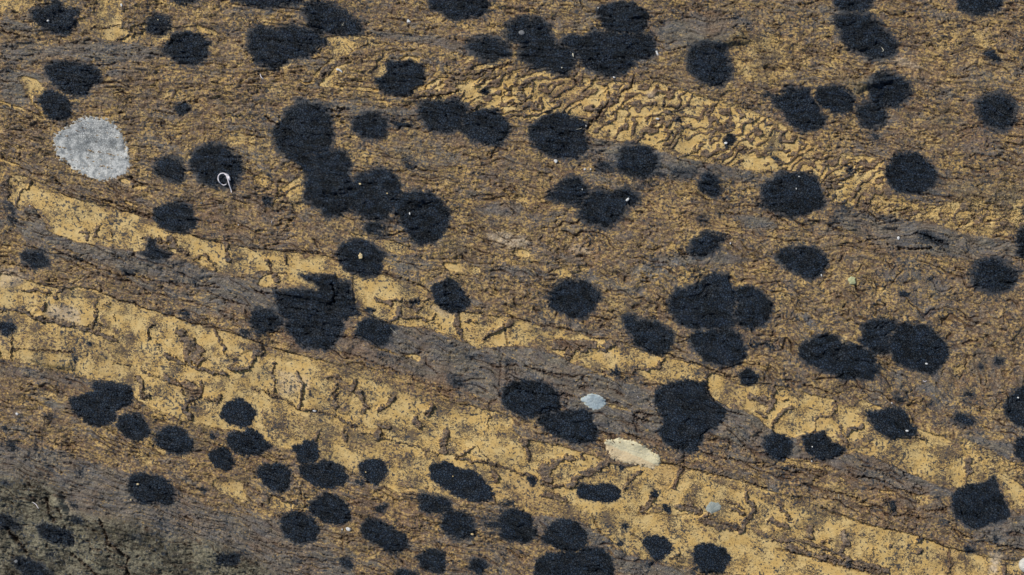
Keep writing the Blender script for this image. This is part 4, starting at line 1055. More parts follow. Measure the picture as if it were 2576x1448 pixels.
# the hooked ledge and other steps the photograph shows
def ledge(tile, pts, lift, soft):
    p = DD(tile, pts); sl = bbox(p, soft+8); sd = poly_sd(smooth_closed(p), sl, XB, YB)
    height[sl] += sst(-1.5, soft, sd)*lift
ledge('11', "420,1310 520,1315 640,1330 740,1310 790,1300 840,1400 840,1480 790,1560 780,1600 720,1615 600,1590 400,1545 200,1520 300,1470 500,1460 620,1475 650,1440 600,1400 520,1370", 5.5, 7)
ledge('22', "1500,950 1640,930 1730,940 1850,950 1950,940 1970,1050 2010,1110 2100,1180 2000,1300 1700,1300 1500,1200 1430,1100", 6, 40)
ledge('32', "1400,60 1720,130 1745,360 1500,310 1400,200", 4, 8)
ledge('33', "330,70 500,20 520,-20 590,-20 580,50 780,190 700,260 560,280 400,230", 4, 10)
ledge('21', "1010,400 1100,300 1150,280 1290,340 1400,400 1300,480 1100,450", 4, 8)
ledge('22', "400,570 500,520 650,540 850,560 1040,530 1040,580 950,650 830,640 800,680 650,720 600,750 500,720 460,650", 3, 4)
ledge('13', "-70,440 0,370 140,310 310,280 480,330 510,480 300,520 0,520", 7, 60)
ledge('11', "990,360 1240,255 1420,340 1470,430 1050,430", 8, 26)
ledge('11', "480,350 960,380 960,560 520,520", 6, 26)
ledge('11', "1480,500 1740,480 1890,590 1740,640 1420,600", 8, 24)
ledge('10', "200,690 290,640 370,710 400,760 260,770 190,740", 4, 4)
slab = sst(0, 260, (Y-1110)-(X*.42))                    # the lower left slab drops away
height -= slab*26
ol_ = sst(.3, .8, olive)
blk = np.floor((fbm(A_, B_, 70, 3, 481, .6, sy=34)+1)*7)/7
C_ = X*.8+Y*.6; D_ = -X*.6+Y*.8
blk = np.floor((fbm(C_, D_, 110, 4, 481, .55, sy=50)+1)*6)/6
height += ol_*(blk*19 + fbm(U, Y, 70, 4, 485, .6, sy=14)*3.5 + fbm(X, Y, 22, 3, 487)*3)
def mb(a): return a.astype(np.float32)
rockh = mb(height)

# ------------------------------------------------------------------ mesh building from the grid
WX = (X-CX)*S; WY = (CY-Y)*S
def to_world_xy(px, py): return ((px-CX)*S, (CY-py)*S)
def grid_mesh(name, fy_, fx_, z, attrs, base):
    """faces (fy_, fx_) are the lower corners of grid cells; builds one mesh from those cells"""
    v00 = fy_*NX+fx_
    quads = np.stack([v00, v00+NX, v00+NX+1, v00+1], 1)
    used, inv = np.unique(quads.ravel(), return_inverse=True)
    n = len(used); f = len(quads)
    co = np.stack([WX.ravel()[used], WY.ravel()[used], z.ravel()[used]*S], 1).astype(np.float32)
    me = bpy.data.meshes.new(name)
    me.vertices.add(n); me.vertices.foreach_set('co', co.ravel())
    me.loops.add(f*4); me.loops.foreach_set('vertex_index', inv.astype(np.int32).ravel())
    me.polygons.add(f)
    me.polygons.foreach_set('loop_start', np.arange(0, f*4, 4, dtype=np.int32))
    me.polygons.foreach_set('loop_total', np.full(f, 4, np.int32))
    me.update(calc_edges=True)
    me.polygons.foreach_set('use_smooth', np.ones(f, bool))
    for k, a in attrs.items():
        at = me.attributes.new(k, 'FLOAT', 'POINT'); at.data.foreach_set('value', a.ravel()[used].astype(np.float32))
    at = me.attributes.new('flow', 'FLOAT_VECTOR', 'POINT')
    fl3 = np.stack([U.ravel()[used]/100, SS.ravel()[used]/100, np.zeros(n)], 1).astype(np.float32)
    at.data.foreach_set('vector', fl3.ravel())
    return me

# ------------------------------------------------------------------ materials
class NT:
    def __init__(s, name):
        s.m = bpy.data.materials.new(name); s.m.use_nodes = True; s.t = s.m.node_tree; s.t.nodes.clear()
        s.o = s.t.nodes.new('ShaderNodeOutputMaterial'); s.b = s.t.nodes.new('ShaderNodeBsdfPrincipled')
        s.t.links.new(s.b.outputs[0], s.o.inputs[0])
    def put(s, sock, v):
        if hasattr(v, 'is_output'): s.t.links.new(v, sock)
        else: sock.default_value = v
    def n(s, typ, outp=0, **kw):
        nd = s.t.nodes.new(typ)
        for k, v in kw.items():
            if k.startswith('i_'):
                s.put(nd.inputs[int(k[2:])] if k[2:].isdigit() else nd.inputs[k[2:]], v)
            else: setattr(nd, k, v)
        return nd.outputs[outp]
    def attr(s, name, vec=False):
        nd = s.t.nodes.new('ShaderNodeAttribute'); nd.attribute_name = name
        return nd.outputs['Vector'] if vec else nd.outputs['Fac']
    def math(s, op, a, b=0.0, c=None, clamp=False):
        nd = s.t.nodes.new('ShaderNodeMath'); nd.operation = op; nd.use_clamp = clamp
        s.put(nd.inputs[0], a); s.put(nd.inputs[1], b)
        if c is not None: s.put(nd.inputs[2], c)
        return nd.outputs[0]
    def ramp(s, v, lo, hi, a=0.0, b=1.0):
        nd = s.t.nodes.new('ShaderNodeMapRange'); nd.interpolation_type = 'SMOOTHSTEP'
        s.put(nd.inputs[0], v); s.put(nd.inputs[1], lo); s.put(nd.inputs[2], hi); s.put(nd.inputs[3], a); s.put(nd.inputs[4], b)
        return nd.outputs[0]
    def mix(s, f, a, b):
        nd = s.t.nodes.new('ShaderNodeMix'); nd.data_type = 'RGBA'
        s.put(nd.inputs[0], f)
        for i, v in ((6, a), (7, b)):
            if isinstance(v, tuple): v = (*v, 1) if len(v) == 3 else v
            s.put(nd.inputs[i], v)
        return nd.outputs[2]
    def pos(s, k=1.0):
        g = s.t.nodes.new('ShaderNodeNewGeometry')
        nd = s.t.nodes.new('ShaderNodeVectorMath'); nd.operation = 'SCALE'
        s.t.links.new(g.outputs['Position'], nd.inputs[0]); nd.inputs['Scale'].default_value = k
        return nd.outputs[0]
    def vscale(s, v, k):
        nd = s.t.nodes.new('ShaderNodeVectorMath'); nd.operation = 'MULTIPLY'
        s.t.links.new(v, nd.inputs[0]); nd.inputs[1].default_value = k
        return nd.outputs[0]
    def noise(s, vec, scale, detail=3, rough=.55, dist=0.0):
        nd = s.t.nodes.new('ShaderNodeTexNoise'); s.t.links.new(vec, nd.inputs['Vector'])
        nd.inputs['Scale'].default_value = scale; nd.inputs['Detail'].default_value = detail
        nd.inputs['Roughness'].default_value = rough; nd.inputs['Distortion'].default_value = dist
        return nd.outputs[0]
def lin(r, g, b):
    f = lambda c: (c/255/12.92) if c/255 <= .04045 else ((c/255+.055)/1.055)**2.4
    return (f(r), f(g), f(b))
PU = 1/S                                               # metres -> drawing units

def rock_material():
    k = NT('weathered_rock'); P = k.pos(PU)            # texture space in drawing units
    F = k.attr('flow', True)
    och_ = k.attr('och'); gr = k.attr('grey'); ru = k.attr('rust'); ol = k.attr('olive'); pa = k.attr('pale'); st = k.attr('stain'); cr = k.attr('crack')
    Fs = k.vscale(F, (1.0, 8.0, 1.0))
    nA = k.noise(Fs, 3.4, 3.5, .66)
    nL = k.noise(k.vscale(F, (1.0, 13.0, 1.0)), 2.6, 4, .62)                       # layered streaks
    nB = k.noise(P, .11, 5, .74)                       # mottling
    nC = k.noise(P, .42, 2, .6)                        # grain
    nD = k.noise(P, .035, 3, .6)
    # ochre shows where the crust is missing
    rot = k.t.nodes.new('ShaderNodeVectorRotate'); rot.rotation_type = 'Z_AXIS'; rot.inputs['Angle'].default_value = .22; k.t.links.new(P, rot.inputs['Vector'])
    nE = k.noise(k.vscale(rot.outputs[0], (.8, 1.15, 1)), .17, 4, .66, .25)
    am = k.ramp(och_, .72, .95, 1.0, .55)               # clean patches are less broken up
    w_ = k.math('MULTIPLY', k.math('SUBTRACT', nB, .5), 1.5)
    w_ = k.math('ADD', w_, k.math('MULTIPLY', k.math('SUBTRACT', nE, .5), 2.3))
    w_ = k.math('ADD', w_, k.math('MULTIPLY', k.math('SUBTRACT', nA, .5), k.ramp(gr, .2, .7, .8, 1.5)))
    w_ = k.math('ADD', w_, k.math('MULTIPLY', k.math('SUBTRACT', nC, .5), .5))
    v = k.math('ADD', och_, k.math('MULTIPLY', w_, am))
    dl = k.math('MULTIPLY', k.ramp(k.noise(k.vscale(P, (.7, 1.6, 1)), .0065, 3, .6), .40, .58), .20)
    dl = k.math('MULTIPLY', dl, k.ramp(och_, .5, .72, 1, 0))
    fo = k.ramp(v, k.math('SUBTRACT', .475, dl), k.math('ADD', .535, dl))
    crustA = k.mix(k.ramp(k.noise(P, .06, 4, .65), .35, .65), CRUST_A, CRUST_B)
    cg = k.mix(k.ramp(k.noise(Fs, 1.6, 3, .6), .42, .6), CRUST_G, CRUST_BL)
    crustA = k.mix(k.ramp(gr, .1, .9), crustA, cg)
    crustA = k.mix(k.math('MULTIPLY', k.ramp(nA, .48, .66), .6), crustA, CRUST_L)
    crustA = k.mix(k.math('MULTIPLY', k.ramp(nL, .36, .46, 1, 0), .7), crustA, CRUST_D)
    crustA = k.mix(k.math('MULTIPLY', k.ramp(nE, .50, .40, 0, 1), k.ramp(gr, .2, .8, .5, .15)), crustA, CRUST_D)
    crustA = k.mix(k.math('MULTIPLY', k.ramp(ru, .2, 1.0), .55), crustA, CRUST_R)
    ochc = k.mix(k.ramp(nD, .35, .68), OCH_A, OCH_B)
    ochc = k.mix(k.math('MULTIPLY', k.ramp(ru, .3, 1.0), .5), ochc, OCH_R)
    # ochre under a partial film is duller
    ochc = k.mix(k.ramp(och_, .40, .78, .75, 0.0), ochc, OCH_D)
    c = k.mix(fo, crustA, ochc)
    # small dark specks sitting on the clean ochre
    s1 = k.noise(k.vscale(P, (.8, 1.1, 1)), .27, 4, .8, 1.0); sdens = k.noise(P, .018, 3, .6)
    thr = k.math('ADD', .56, k.math('MULTIPLY', k.math('SUBTRACT', .5, sdens), .75))
    thr = k.math('ADD', thr, k.math('MULTIPLY', k.math('MAXIMUM', k.math('SUBTRACT', och_, .8), -.1), .25))
    spk = k.ramp(k.math('SUBTRACT', s1, thr), -.025, .02)
    spk = k.math('MULTIPLY', spk, k.ramp(och_, .35, .6, .25, 1))
    c = k.mix(k.math('MULTIPLY', spk, .85), c, SPECK)
    c = k.mix(k.math('MULTIPLY', ol, k.ramp(nB, .3, .6, .65, 1.0)), c, k.mix(k.ramp(k.math('ADD', k.math('MULTIPLY', nB, .35), k.math('ADD', k.math('MULTIPLY', k.noise(P, .014, 4, .65), .4), k.math('MULTIPLY', k.noise(k.vscale(P, (.4, 1.6, 1)), .12, 4, .75), .25))), .44, .56), OLIVE_A, OLIVE_B))
    c = k.mix(k.math('MULTIPLY', pa, k.ramp(nB, .3, .65, .25, 1.0)), c, k.mix(ol, PALE_C, PALE_O))
    # crevice rust and dirt
    c = k.mix(k.math('MULTIPLY', k.ramp(cr, .15, .9), .6), c, CREV)
    # pale mineral grains
    w1 = k.noise(P, .33, 3, .85); gsel = k.ramp(w1, .59, .68)
    c = k.mix(k.math('MULTIPLY', gsel, k.ramp(och_, .3, .8, .75, .12)), c, GRAIN)
    # dark grains
    w2 = k.noise(k.vscale(P, (1, 1.3, 1)), .33, 3, .8)
    c = k.mix(k.math('MULTIPLY', k.ramp(w2, .60, .70), k.ramp(och_, .4, .8, .8, .25)), c, DARKG)
    # overall grain of the stone
    gn = k.noise(P, .37, 3, .8)
    gm = k.ramp(gn, .34, .68, .68, 1.36); gm = k.math('ADD', k.math('MULTIPLY', gm, k.ramp(fo, 0, 1, 1, .28)), k.ramp(fo, 0, 1, 0, .72))
    c = k.n('ShaderNodeVectorMath', 0, operation='SCALE', i_0=c, i_Scale=gm)
    # thin film of black lichen round the lichens
    sf = k.ramp(k.math('ADD', st, k.math('MULTIPLY', k.math('SUBTRACT', k.noise(P, .3, 3, .75), .5), 1.3)), .25, .6)
    c = k.mix(k.math('MULTIPLY', sf, .85), c, FILM)
    k.put(k.b.inputs['Base Color'], c)
    k.put(k.b.inputs['Roughness'], k.ramp(fo, 0, 1, .62, .74))
    k.b.inputs['Specular IOR Level'].default_value = .42
    bh = k.math('ADD', k.math('MULTIPLY', nC, .5), k.math('MULTIPLY', nA, .7))
    bh = k.math('ADD', bh, k.math('MULTIPLY', k.noise(P, .8, 2, .6), .35))
    bh = k.math('ADD', bh, k.math('MULTIPLY', nB, 1.6))
    bh = k.math('ADD', bh, k.math('MULTIPLY', k.noise(P, .22, 3, .7), 1.3))
    bh = k.math('MULTIPLY', bh, k.ramp(och_, .45, .82, 1.0, .10))
    bh = k.math('SUBTRACT', bh, k.math('MULTIPLY', fo, .22))
    bh = k.math('SUBTRACT', bh, k.math('MULTIPLY', spk, -.25))
    bp = k.t.nodes.new('ShaderNodeBump'); bp.inputs['Strength'].default_value = 1.0; bp.inputs['Distance'].default_value = 1.6*S
    k.put(bp.inputs['Height'], bh); k.t.links.new(bp.outputs[0], k.b.inputs['Normal'])
    return k.m
CRUST_D = lin(62, 50, 41); CRUST_BL = lin(102, 102, 103); CRUST_A = lin(106, 93, 82); CRUST_B = lin(138, 108, 76); CRUST_G = lin(116, 110, 98); CRUST_L = lin(150, 138, 120); CRUST_R = lin(132, 100, 70)
OCH_A = lin(201, 166, 99); OCH_B = lin(209, 181, 122); OCH_R = lin(186, 148, 92); OCH_D = lin(178, 147, 92)
SPECK = lin(70, 60, 58); CREV = lin(70, 44, 26); OLIVE_A = lin(54, 49, 32); OLIVE_B = lin(124, 119, 98)
PALE_C = lin(206, 186, 158); PALE_O = lin(160, 154, 128); GRAIN = lin(200, 188, 166); DARKG = lin(46, 38, 32); FILM = lin(42, 52, 62)

def lichen_material():
    k = NT('black_crust_lichen'); P = k.pos(PU); F = k.attr('flow', True); th = k.attr('thick'); fzz = k.attr('soft')
    vo = k.t.nodes.new('ShaderNodeTexVoronoi'); vo.feature = 'DISTANCE_TO_EDGE'; vo.inputs['Scale'].default_value = .17
    wp = k.n('ShaderNodeVectorMath', 0, operation='ADD')
    nd = wp.node; k.t.links.new(P, nd.inputs[0])
    nz = k.t.nodes.new('ShaderNodeTexNoise'); k.t.links.new(P, nz.inputs['Vector']); nz.inputs['Scale'].default_value = .12; nz.inputs['Detail'].default_value = 3
    k.t.links.new(k.vscale(nz.outputs['Color'], (7, 7, 0)), nd.inputs[1])
    k.t.links.new(wp, vo.inputs['Vector'])
    cell = k.ramp(vo.outputs['Distance'], 0, .2)
    n1 = k.noise(P, .05, 4, .65); n2 = k.noise(P, .45, 3, .75); n3 = k.noise(k.vscale(F, (1, 4.2, 1)), 2.0, 3, .55)
    c = k.mix(k.ramp(k.math('ADD', k.math('MULTIPLY', n1, .5), k.math('MULTIPLY', k.math('ADD', .5, k.math('MULTIPLY', k.math('SUBTRACT', n3, .5), k.ramp(fzz, .1, .45, .3, 1))), .5)), .43, .56), lin(11, 22, 33), lin(40, 57, 77))
    c = k.mix(k.math('MULTIPLY', k.ramp(n3, .5, .7), k.ramp(fzz, .1, .45, .15, .6)), c, lin(54, 66, 86))
    c = k.mix(k.math('MULTIPLY', k.ramp(n1, .52, .64), .5), c, lin(54, 66, 79))
    c = k.mix(k.ramp(th, .1, 1.7, .75, 0.0), c, lin(62, 68, 76))     # thin margin
    c = k.mix(k.math('MULTIPLY', k.ramp(cell, 0, 1, 1, 0), .75), c, lin(7, 11, 17))
    c = k.mix(k.math('MULTIPLY', k.ramp(vo.outputs['Distance'], .22, .42), .45), c, lin(52, 64, 78))
    # specks of sand and green algae caught in the crust
    g = k.noise(P, .4, 3, .9)
    c = k.mix(k.math('MULTIPLY', k.ramp(g, .63, .70), .8), c, lin(160, 152, 132))
    g2 = k.noise(k.vscale(P, (1.1, .9, 1)), .42, 2, .8)
    c = k.mix(k.math('MULTIPLY', k.ramp(g2, .57, .68), .55), c, lin(76, 90, 92))
    k.put(k.b.inputs['Base Color'], c); k.put(k.b.inputs['Roughness'], .5); k.b.inputs['Specular IOR Level'].default_value = .28
    bh = k.math('ADD', k.math('MULTIPLY', cell, 1.5), k.math('MULTIPLY', n2, 1.0))
    bh = k.math('ADD', bh, k.math('MULTIPLY', n3, k.ramp(fzz, .1, .45, .6, 2.0)))
    bh = k.math('ADD', bh, k.math('MULTIPLY', k.noise(P, .2, 3, .7), 1.2))
    bp = k.t.nodes.new('ShaderNodeBump'); bp.inputs['Distance'].default_value = 2.6*S
    k.put(bp.inputs['Height'], bh); k.t.links.new(bp.outputs[0], k.b.inputs['Normal'])
    return k.m

def pale_lichen_material(name, ca, cb, rim, dark, cell_scale, cell_amt):
    k = NT(name); P = k.pos(PU); th = k.attr('thick'); core = k.attr('core')
    vo = k.t.nodes.new('ShaderNodeTexVoronoi'); vo.feature = 'DISTANCE_TO_EDGE'; vo.inputs['Scale'].default_value = cell_scale
    k.t.links.new(P, vo.inputs['Vector'])
    n1 = k.noise(P, .07, 5, .78); n2 = k.noise(P, .4, 3, .8)
    c = k.mix(k.ramp(n1, .38, .60), ca, cb)
    c = k.mix(k.ramp(n2, .55, .75, 0, .35), c, lin(235, 238, 238))
    crk = k.math('MULTIPLY', k.ramp(vo.outputs['Distance'], .02, .16, 1, 0), k.math('MULTIPLY', core, cell_amt))
    c = k.mix(crk, c, dark)
    c = k.mix(k.math('MULTIPLY', k.ramp(n2, .48, .62), k.math('ADD', .32, k.math('MULTIPLY', core, cell_amt*.15))), c, dark)
    c = k.mix(k.ramp(k.attr('rim'), .2, .9), c, rim)
    k.put(k.b.inputs['Base Color'], c); k.put(k.b.inputs['Roughness'], .85); k.b.inputs['Specular IOR Level'].default_value = .2
    bp = k.t.nodes.new('ShaderNodeBump'); bp.inputs['Distance'].default_value = 1.6*S
    k.put(bp.inputs['Height'], k.math('ADD', n2, k.math('MULTIPLY', k.math('SUBTRACT', 1, crk), .8)))
    k.t.links.new(bp.outputs[0], k.b.inputs['Normal'])
    return k.m

def plain_material(name, a, b, rough=.6, scale=.25):
    k = NT(name); P = k.pos(PU)
    k.put(k.b.inputs['Base Color'], k.mix(k.ramp(k.noise(P, scale, 4, .7), .35, .65), a, b)); k.b.inputs['Roughness'].default_value = rough
    bp = k.t.nodes.new('ShaderNodeBump'); bp.inputs['Distance'].default_value = .8*S
    k.put(bp.inputs['Height'], k.noise(P, .5, 3, .7)); k.t.links.new(bp.outputs[0], k.b.inputs['Normal'])
    return k.m

ROCK = rock_material(); LICH = lichen_material()

# ------------------------------------------------------------------ the rock face, split into its own pieces
attrs = dict(och=och, grey=grey, rust=np.clip(rust, 0, 1), olive=olive, pale=pale, stain=stain, crack=crack)
reg = region[:-1, :-1]
def add_obj(name, me, mat, parent=None, **props):
    me.materials.append(mat); o = bpy.data.objects.new(name, me); col.objects.link(o)
    if parent: o.parent = parent
    for a, b in props.items(): o[a] = b
    return o
ids, counts = np.unique(reg, return_counts=True)
small = set(int(i) for i, c_ in zip(ids, counts) if i and c_ < 14)
if small:
    reg = np.where(np.isin(reg, list(small)), 0, reg)
fy0, fx0 = np.nonzero(reg == 0)
rock = add_obj('rock_face', grid_mesh('rock_face', fy0, fx0, rockh, attrs, 0), ROCK, kind='structure',
               label='weathered layered rock face of ochre and grey brown bands')
order = np.argsort(reg.ravel(), kind='stable'); sreg = reg.ravel()[order]
for i in range(1, len(parts)+1):
    a = np.searchsorted(sreg, i); b = np.searchsorted(sreg, i+1)
    if b-a < 14: continue
    cells = order[a:b]; fy_, fx_ = cells // (NX-1), cells % (NX-1)
    nm, lb = parts[i-1]
    o = add_obj(nm, grid_mesh(nm, fy_, fx_, rockh, attrs, 0), ROCK, parent=rock)
    if lb and nm != 'crust_scrap' and len(lb.split()) > 2: o['label'] = lb

# ------------------------------------------------------------------ black lichens
cellpat = fbm(X, Y, 5.5, 2, 501)
lfold = fbm(U, SS, 55, 4, 507, .6, sy=13)
lich_relief = np.abs(fbm(X, Y, 8, 3, 505))*2.0
# where two outlines overlap the later one only keeps what the earlier has not taken
owner = np.full((NY, NX), -1, np.int16); best = np.full((NY, NX), 0.0, np.float32)
for i, (sl, sd, cov, fz, lab, p) in enumerate(lich):
    o_ = owner[sl]; b_ = best[sl]
    m = sd > b_
    o_[m] = i; b_[m] = sd[m]
lz = rockh
for i, (sl, sd, cov, fz, lab, p) in enumerate(lich):
    other = (owner[sl] >= 0) & (owner[sl] != i) & (best[sl] > 5) & (best[sl] > sd+1.5)
    grain = fbm(X[sl], Y[sl], 4.2, 3, 511, .65)
    patch = fbm(U[sl], SS[sl], 40, 3, 515, .6, sy=12)
    core = sst(-1, 9+10*fz, sd)
    th = -1.6 + 2.7*sst(-2.5-2*fz, 6+8*fz, sd)*min(1, .45+.55*cov) + grain*((1.6+1.8*fz)*(1-core)+.45) + (cov-.85)*1.4*(1-.0*core)
    th = th + np.where(cov < .8, patch*2.4, patch*.5)
    bumpy = core*(.1+lich_relief[sl]*.8+cellpat[sl]*.9+lfold[sl]*4.6)*(.35+.65*cov)
    bumpy = np.maximum(bumpy, -.9)
    th = th + bumpy
    th = np.where(other, -1.0, th+.06*(i % 7))
    z = rockh.copy()[sl] + th
    keep = th > -.45
    kc = keep[:-1, :-1] | keep[1:, :-1] | keep[:-1, 1:] | keep[1:, 1:]
    ky, kx_ = np.nonzero(kc)
    if len(ky) < 4: print('tiny', lab); continue
    # local arrays -> global grid indices
    zfull = z
    y0, x0 = sl[0].start, sl[1].start
    h_, w_ = z.shape
    v00 = ky*w_+kx_
    quads = np.stack([v00, v00+w_, v00+w_+1, v00+1], 1)
    used, inv = np.unique(quads.ravel(), return_inverse=True)
    me = bpy.data.meshes.new('black_lichen')
    cx_, cy_ = p.mean(0); ox, oy = to_world_xy(cx_, cy_); 
    oz = float(rockh[min(max(int(np.searchsorted(gy, cy_)), 0), NY-1), min(max(int(np.searchsorted(gx, cx_)), 0), NX-1)])*S
    co = np.stack([WX[sl].ravel()[used]-ox, WY[sl].ravel()[used]-oy, z.ravel()[used]*S-oz], 1).astype(np.float32)
    f = len(quads)
    me.vertices.add(len(used)); me.vertices.foreach_set('co', co.ravel())
    me.loops.add(f*4); me.loops.foreach_set('vertex_index', inv.astype(np.int32).ravel())
    me.polygons.add(f); me.polygons.foreach_set('loop_start', np.arange(0, f*4, 4, dtype=np.int32)); me.polygons.foreach_set('loop_total', np.full(f, 4, np.int32))
    me.update(calc_edges=True); me.polygons.foreach_set('use_smooth', np.ones(f, bool))
    at = me.attributes.new('thick', 'FLOAT', 'POINT'); at.data.foreach_set('value', (th*(.5+.5*cov)).ravel()[used].astype(np.float32))
    at = me.attributes.new('soft', 'FLOAT', 'POINT'); at.data.foreach_set('value', np.full(len(used), fz, np.float32))
    at = me.attributes.new('flow', 'FLOAT_VECTOR', 'POINT')
    at.data.foreach_set('vector', np.stack([U[sl].ravel()[used]/100, SS[sl].ravel()[used]/100, np.zeros(len(used))], 1).astype(np.float32).ravel())
    size = np.sqrt(kc.sum())*STEP
    o = add_obj('black_lichen', me, LICH, label=lab, category='lichen', group='black crust lichens on the rock' if size > 22 else 'small spots of black lichen')
    o.location = (ox, oy, oz)

# ------------------------------------------------------------------ pale lichens
def pale_lichen(name, pts, mat, label, lift, fz=.3, core_fn=None, tilt_rim=8, up=0.0):
    p = DD('D', pts); sl = bbox(p, 16)
    sd = poly_sd(smooth_closed(p), sl, X+w1x*.3+w2x*fz, Y+w1y*.3+w2y*fz) + 2.2 + fbm(X[sl], Y[sl], 4, 2, 601)*3*fz
    grain = fbm(X[sl], Y[sl], 3.5, 2, 605)
    th = -1.5+2.4*sst(-2, 3, sd)+lift*sst(0, 10, sd)*(1+grain*.35)+grain*.5
    zs_ = rockh[sl]; pad = np.pad(zs_, 4, mode='edge'); sm = sum(pad[a:a+zs_.shape[0], b:b+zs_.shape[1]] for a in range(0, 9, 2) for b in range(0, 9, 2))/25
    ins = sst(0, 9, sd); z = zs_*(1-ins*.8)+sm*ins*.8+th+up*ins
    keep = th > -.5; kc = keep[:-1, :-1] | keep[1:, :-1] | keep[:-1, 1:] | keep[1:, 1:]
    ky, kx_ = np.nonzero(kc); h_, w_ = z.shape; v00 = ky*w_+kx_
    quads = np.stack([v00, v00+w_, v00+w_+1, v00+1], 1); used, inv = np.unique(quads.ravel(), return_inverse=True)
    me = bpy.data.meshes.new(name); ox, oy = to_world_xy(*p.mean(0))
    co = np.stack([WX[sl].ravel()[used]-ox, WY[sl].ravel()[used]-oy, z.ravel()[used]*S], 1).astype(np.float32); f = len(quads)
    me.vertices.add(len(used)); me.vertices.foreach_set('co', co.ravel())
    me.loops.add(f*4); me.loops.foreach_set('vertex_index', inv.astype(np.int32).ravel())
    me.polygons.add(f); me.polygons.foreach_set('loop_start', np.arange(0, f*4, 4, dtype=np.int32)); me.polygons.foreach_set('loop_total', np.full(f, 4, np.int32))
    me.update(calc_edges=True); me.polygons.foreach_set('use_smooth', np.ones(f, bool))
    core = core_fn(X[sl], Y[sl]) if core_fn else sst(8, 30, sd)
    rimv = (1-sst(0, tilt_rim, sd))*(.55+grain)
    for nm, a in (('thick', th), ('core', core), ('rim', rimv)):
        at = me.attributes.new(nm, 'FLOAT', 'POINT'); at.data.foreach_set('value', a.ravel()[used].astype(np.float32))
    o = add_obj(name, me, mat, label=label, category='lichen'); o.location = (ox, oy, 0)
    return o
WM = pale_lichen_material('white_lichen_crust', lin(146, 150, 150), lin(212, 213, 209), lin(216, 198, 162), lin(74, 74, 72), .21, .62)
pale_lichen('white_lichen', "131,352 137,340 150,330 172,318 190,305 200,298 222,295 250,298 275,304 292,318 303,333 312,352 316,370 322,395 324,415 320,432 300,443 282,448 262,454 240,452 225,445 200,434 182,425 166,408 150,400 140,390 139,372",
            WM, 'large round white lichen with a honeycombed grey centre at the left', .7, 2.3,
            lambda x, y: np.clip(np.exp(-(((x-238)/72)**2+((y-352)/50)**2))*1.1+fbm(x, y, 30, 3, 607)*.7, 0, .85), 7)
BM = pale_lichen_material('blue_grey_lichen_crust', lin(164, 180, 186), lin(184, 196, 198), lin(206, 198, 158), lin(110, 120, 122), .3, .5)
pale_lichen('pale_lichen', "1455,1004 1473,996 1488,990 1505,993 1518,1004 1524,1015 1513,1024 1500,1030 1485,1027 1473,1016", BM,
            'small pale blue grey lichen between two black lichens on the grey layer', 1.2, .8, None, 6)
GM = pale_lichen_material('grey_lichen_crust', lin(150, 158, 152), lin(164, 170, 162), lin(150, 150, 130), lin(120, 126, 122), .3, .2)
pale_lichen('pale_lichen', "1775,1278 1786,1266 1800,1264 1815,1273 1808,1283 1798,1287 1790,1291 1780,1287", GM,
            'small smooth blue grey patch of lichen on the lower right ochre', .8, .6, None, 3)
def cream_material():
    k = NT('cream_lichen_crust'); P = k.pos(PU); gr = k.attr('core')
    n1 = k.noise(P, .05, 4, .6); n2 = k.noise(k.vscale(P, (.5, 1.3, 1)), .3, 4, .75)
    c = k.mix(k.ramp(k.math('ADD', gr, k.math('MULTIPLY', k.math('SUBTRACT', n1, .5), .8)), .35, .65), lin(212, 202, 166), lin(210, 188, 148))
    c = k.mix(k.ramp(n2, .5, .7, 0, .45), c, lin(228, 222, 200))
    c = k.mix(k.math('MULTIPLY', k.attr('rim'), k.ramp(n2, .42, .55, .3, 1)), c, lin(150, 150, 138))
    k.put(k.b.inputs['Base Color'], c); k.b.inputs['Roughness'].default_value = .8
    bp = k.t.nodes.new('ShaderNodeBump'); bp.inputs['Distance'].default_value = 1.2*S
    k.put(bp.inputs['Height'], n2); k.t.links.new(bp.outputs[0], k.b.inputs['Normal']); return k.m
cr_o = pale_lichen('cream_lichen', "1520,1111 1531,1106 1543,1104 1563,1106 1590,1110 1611,1117 1625,1125 1637,1134 1648,1144 1658,1153 1663,1164 1652,1173 1635,1178 1612,1172 1588,1166 1566,1160 1547,1158 1536,1146 1525,1127", cream_material(),
            'cream and pinkish spindle shaped patch on the lower ochre', .4, 1.3, lambda x, y: sst(-10, 14, (y-1142)-(x-1590)*.42), 4, .7)
me = cr_o.data; n = len(me.vertices); cc = np.zeros(n*3, np.float32); me.vertices.foreach_get('co', cc); cc = cc.reshape(-1, 3)
dx = (cc[:, 0]+cr_o.location.x)/S+CX; dy = CY-(cc[:, 1]+cr_o.location.y)/S
ln = np.abs(dy-(1112+(dx-1532)*.285+6*np.sin((dx-1532)/40)))
rimv = np.clip(1-ln/1.8, 0, 1)*.6
me.attributes['rim'].data.foreach_set('value', rimv.astype(np.float32))

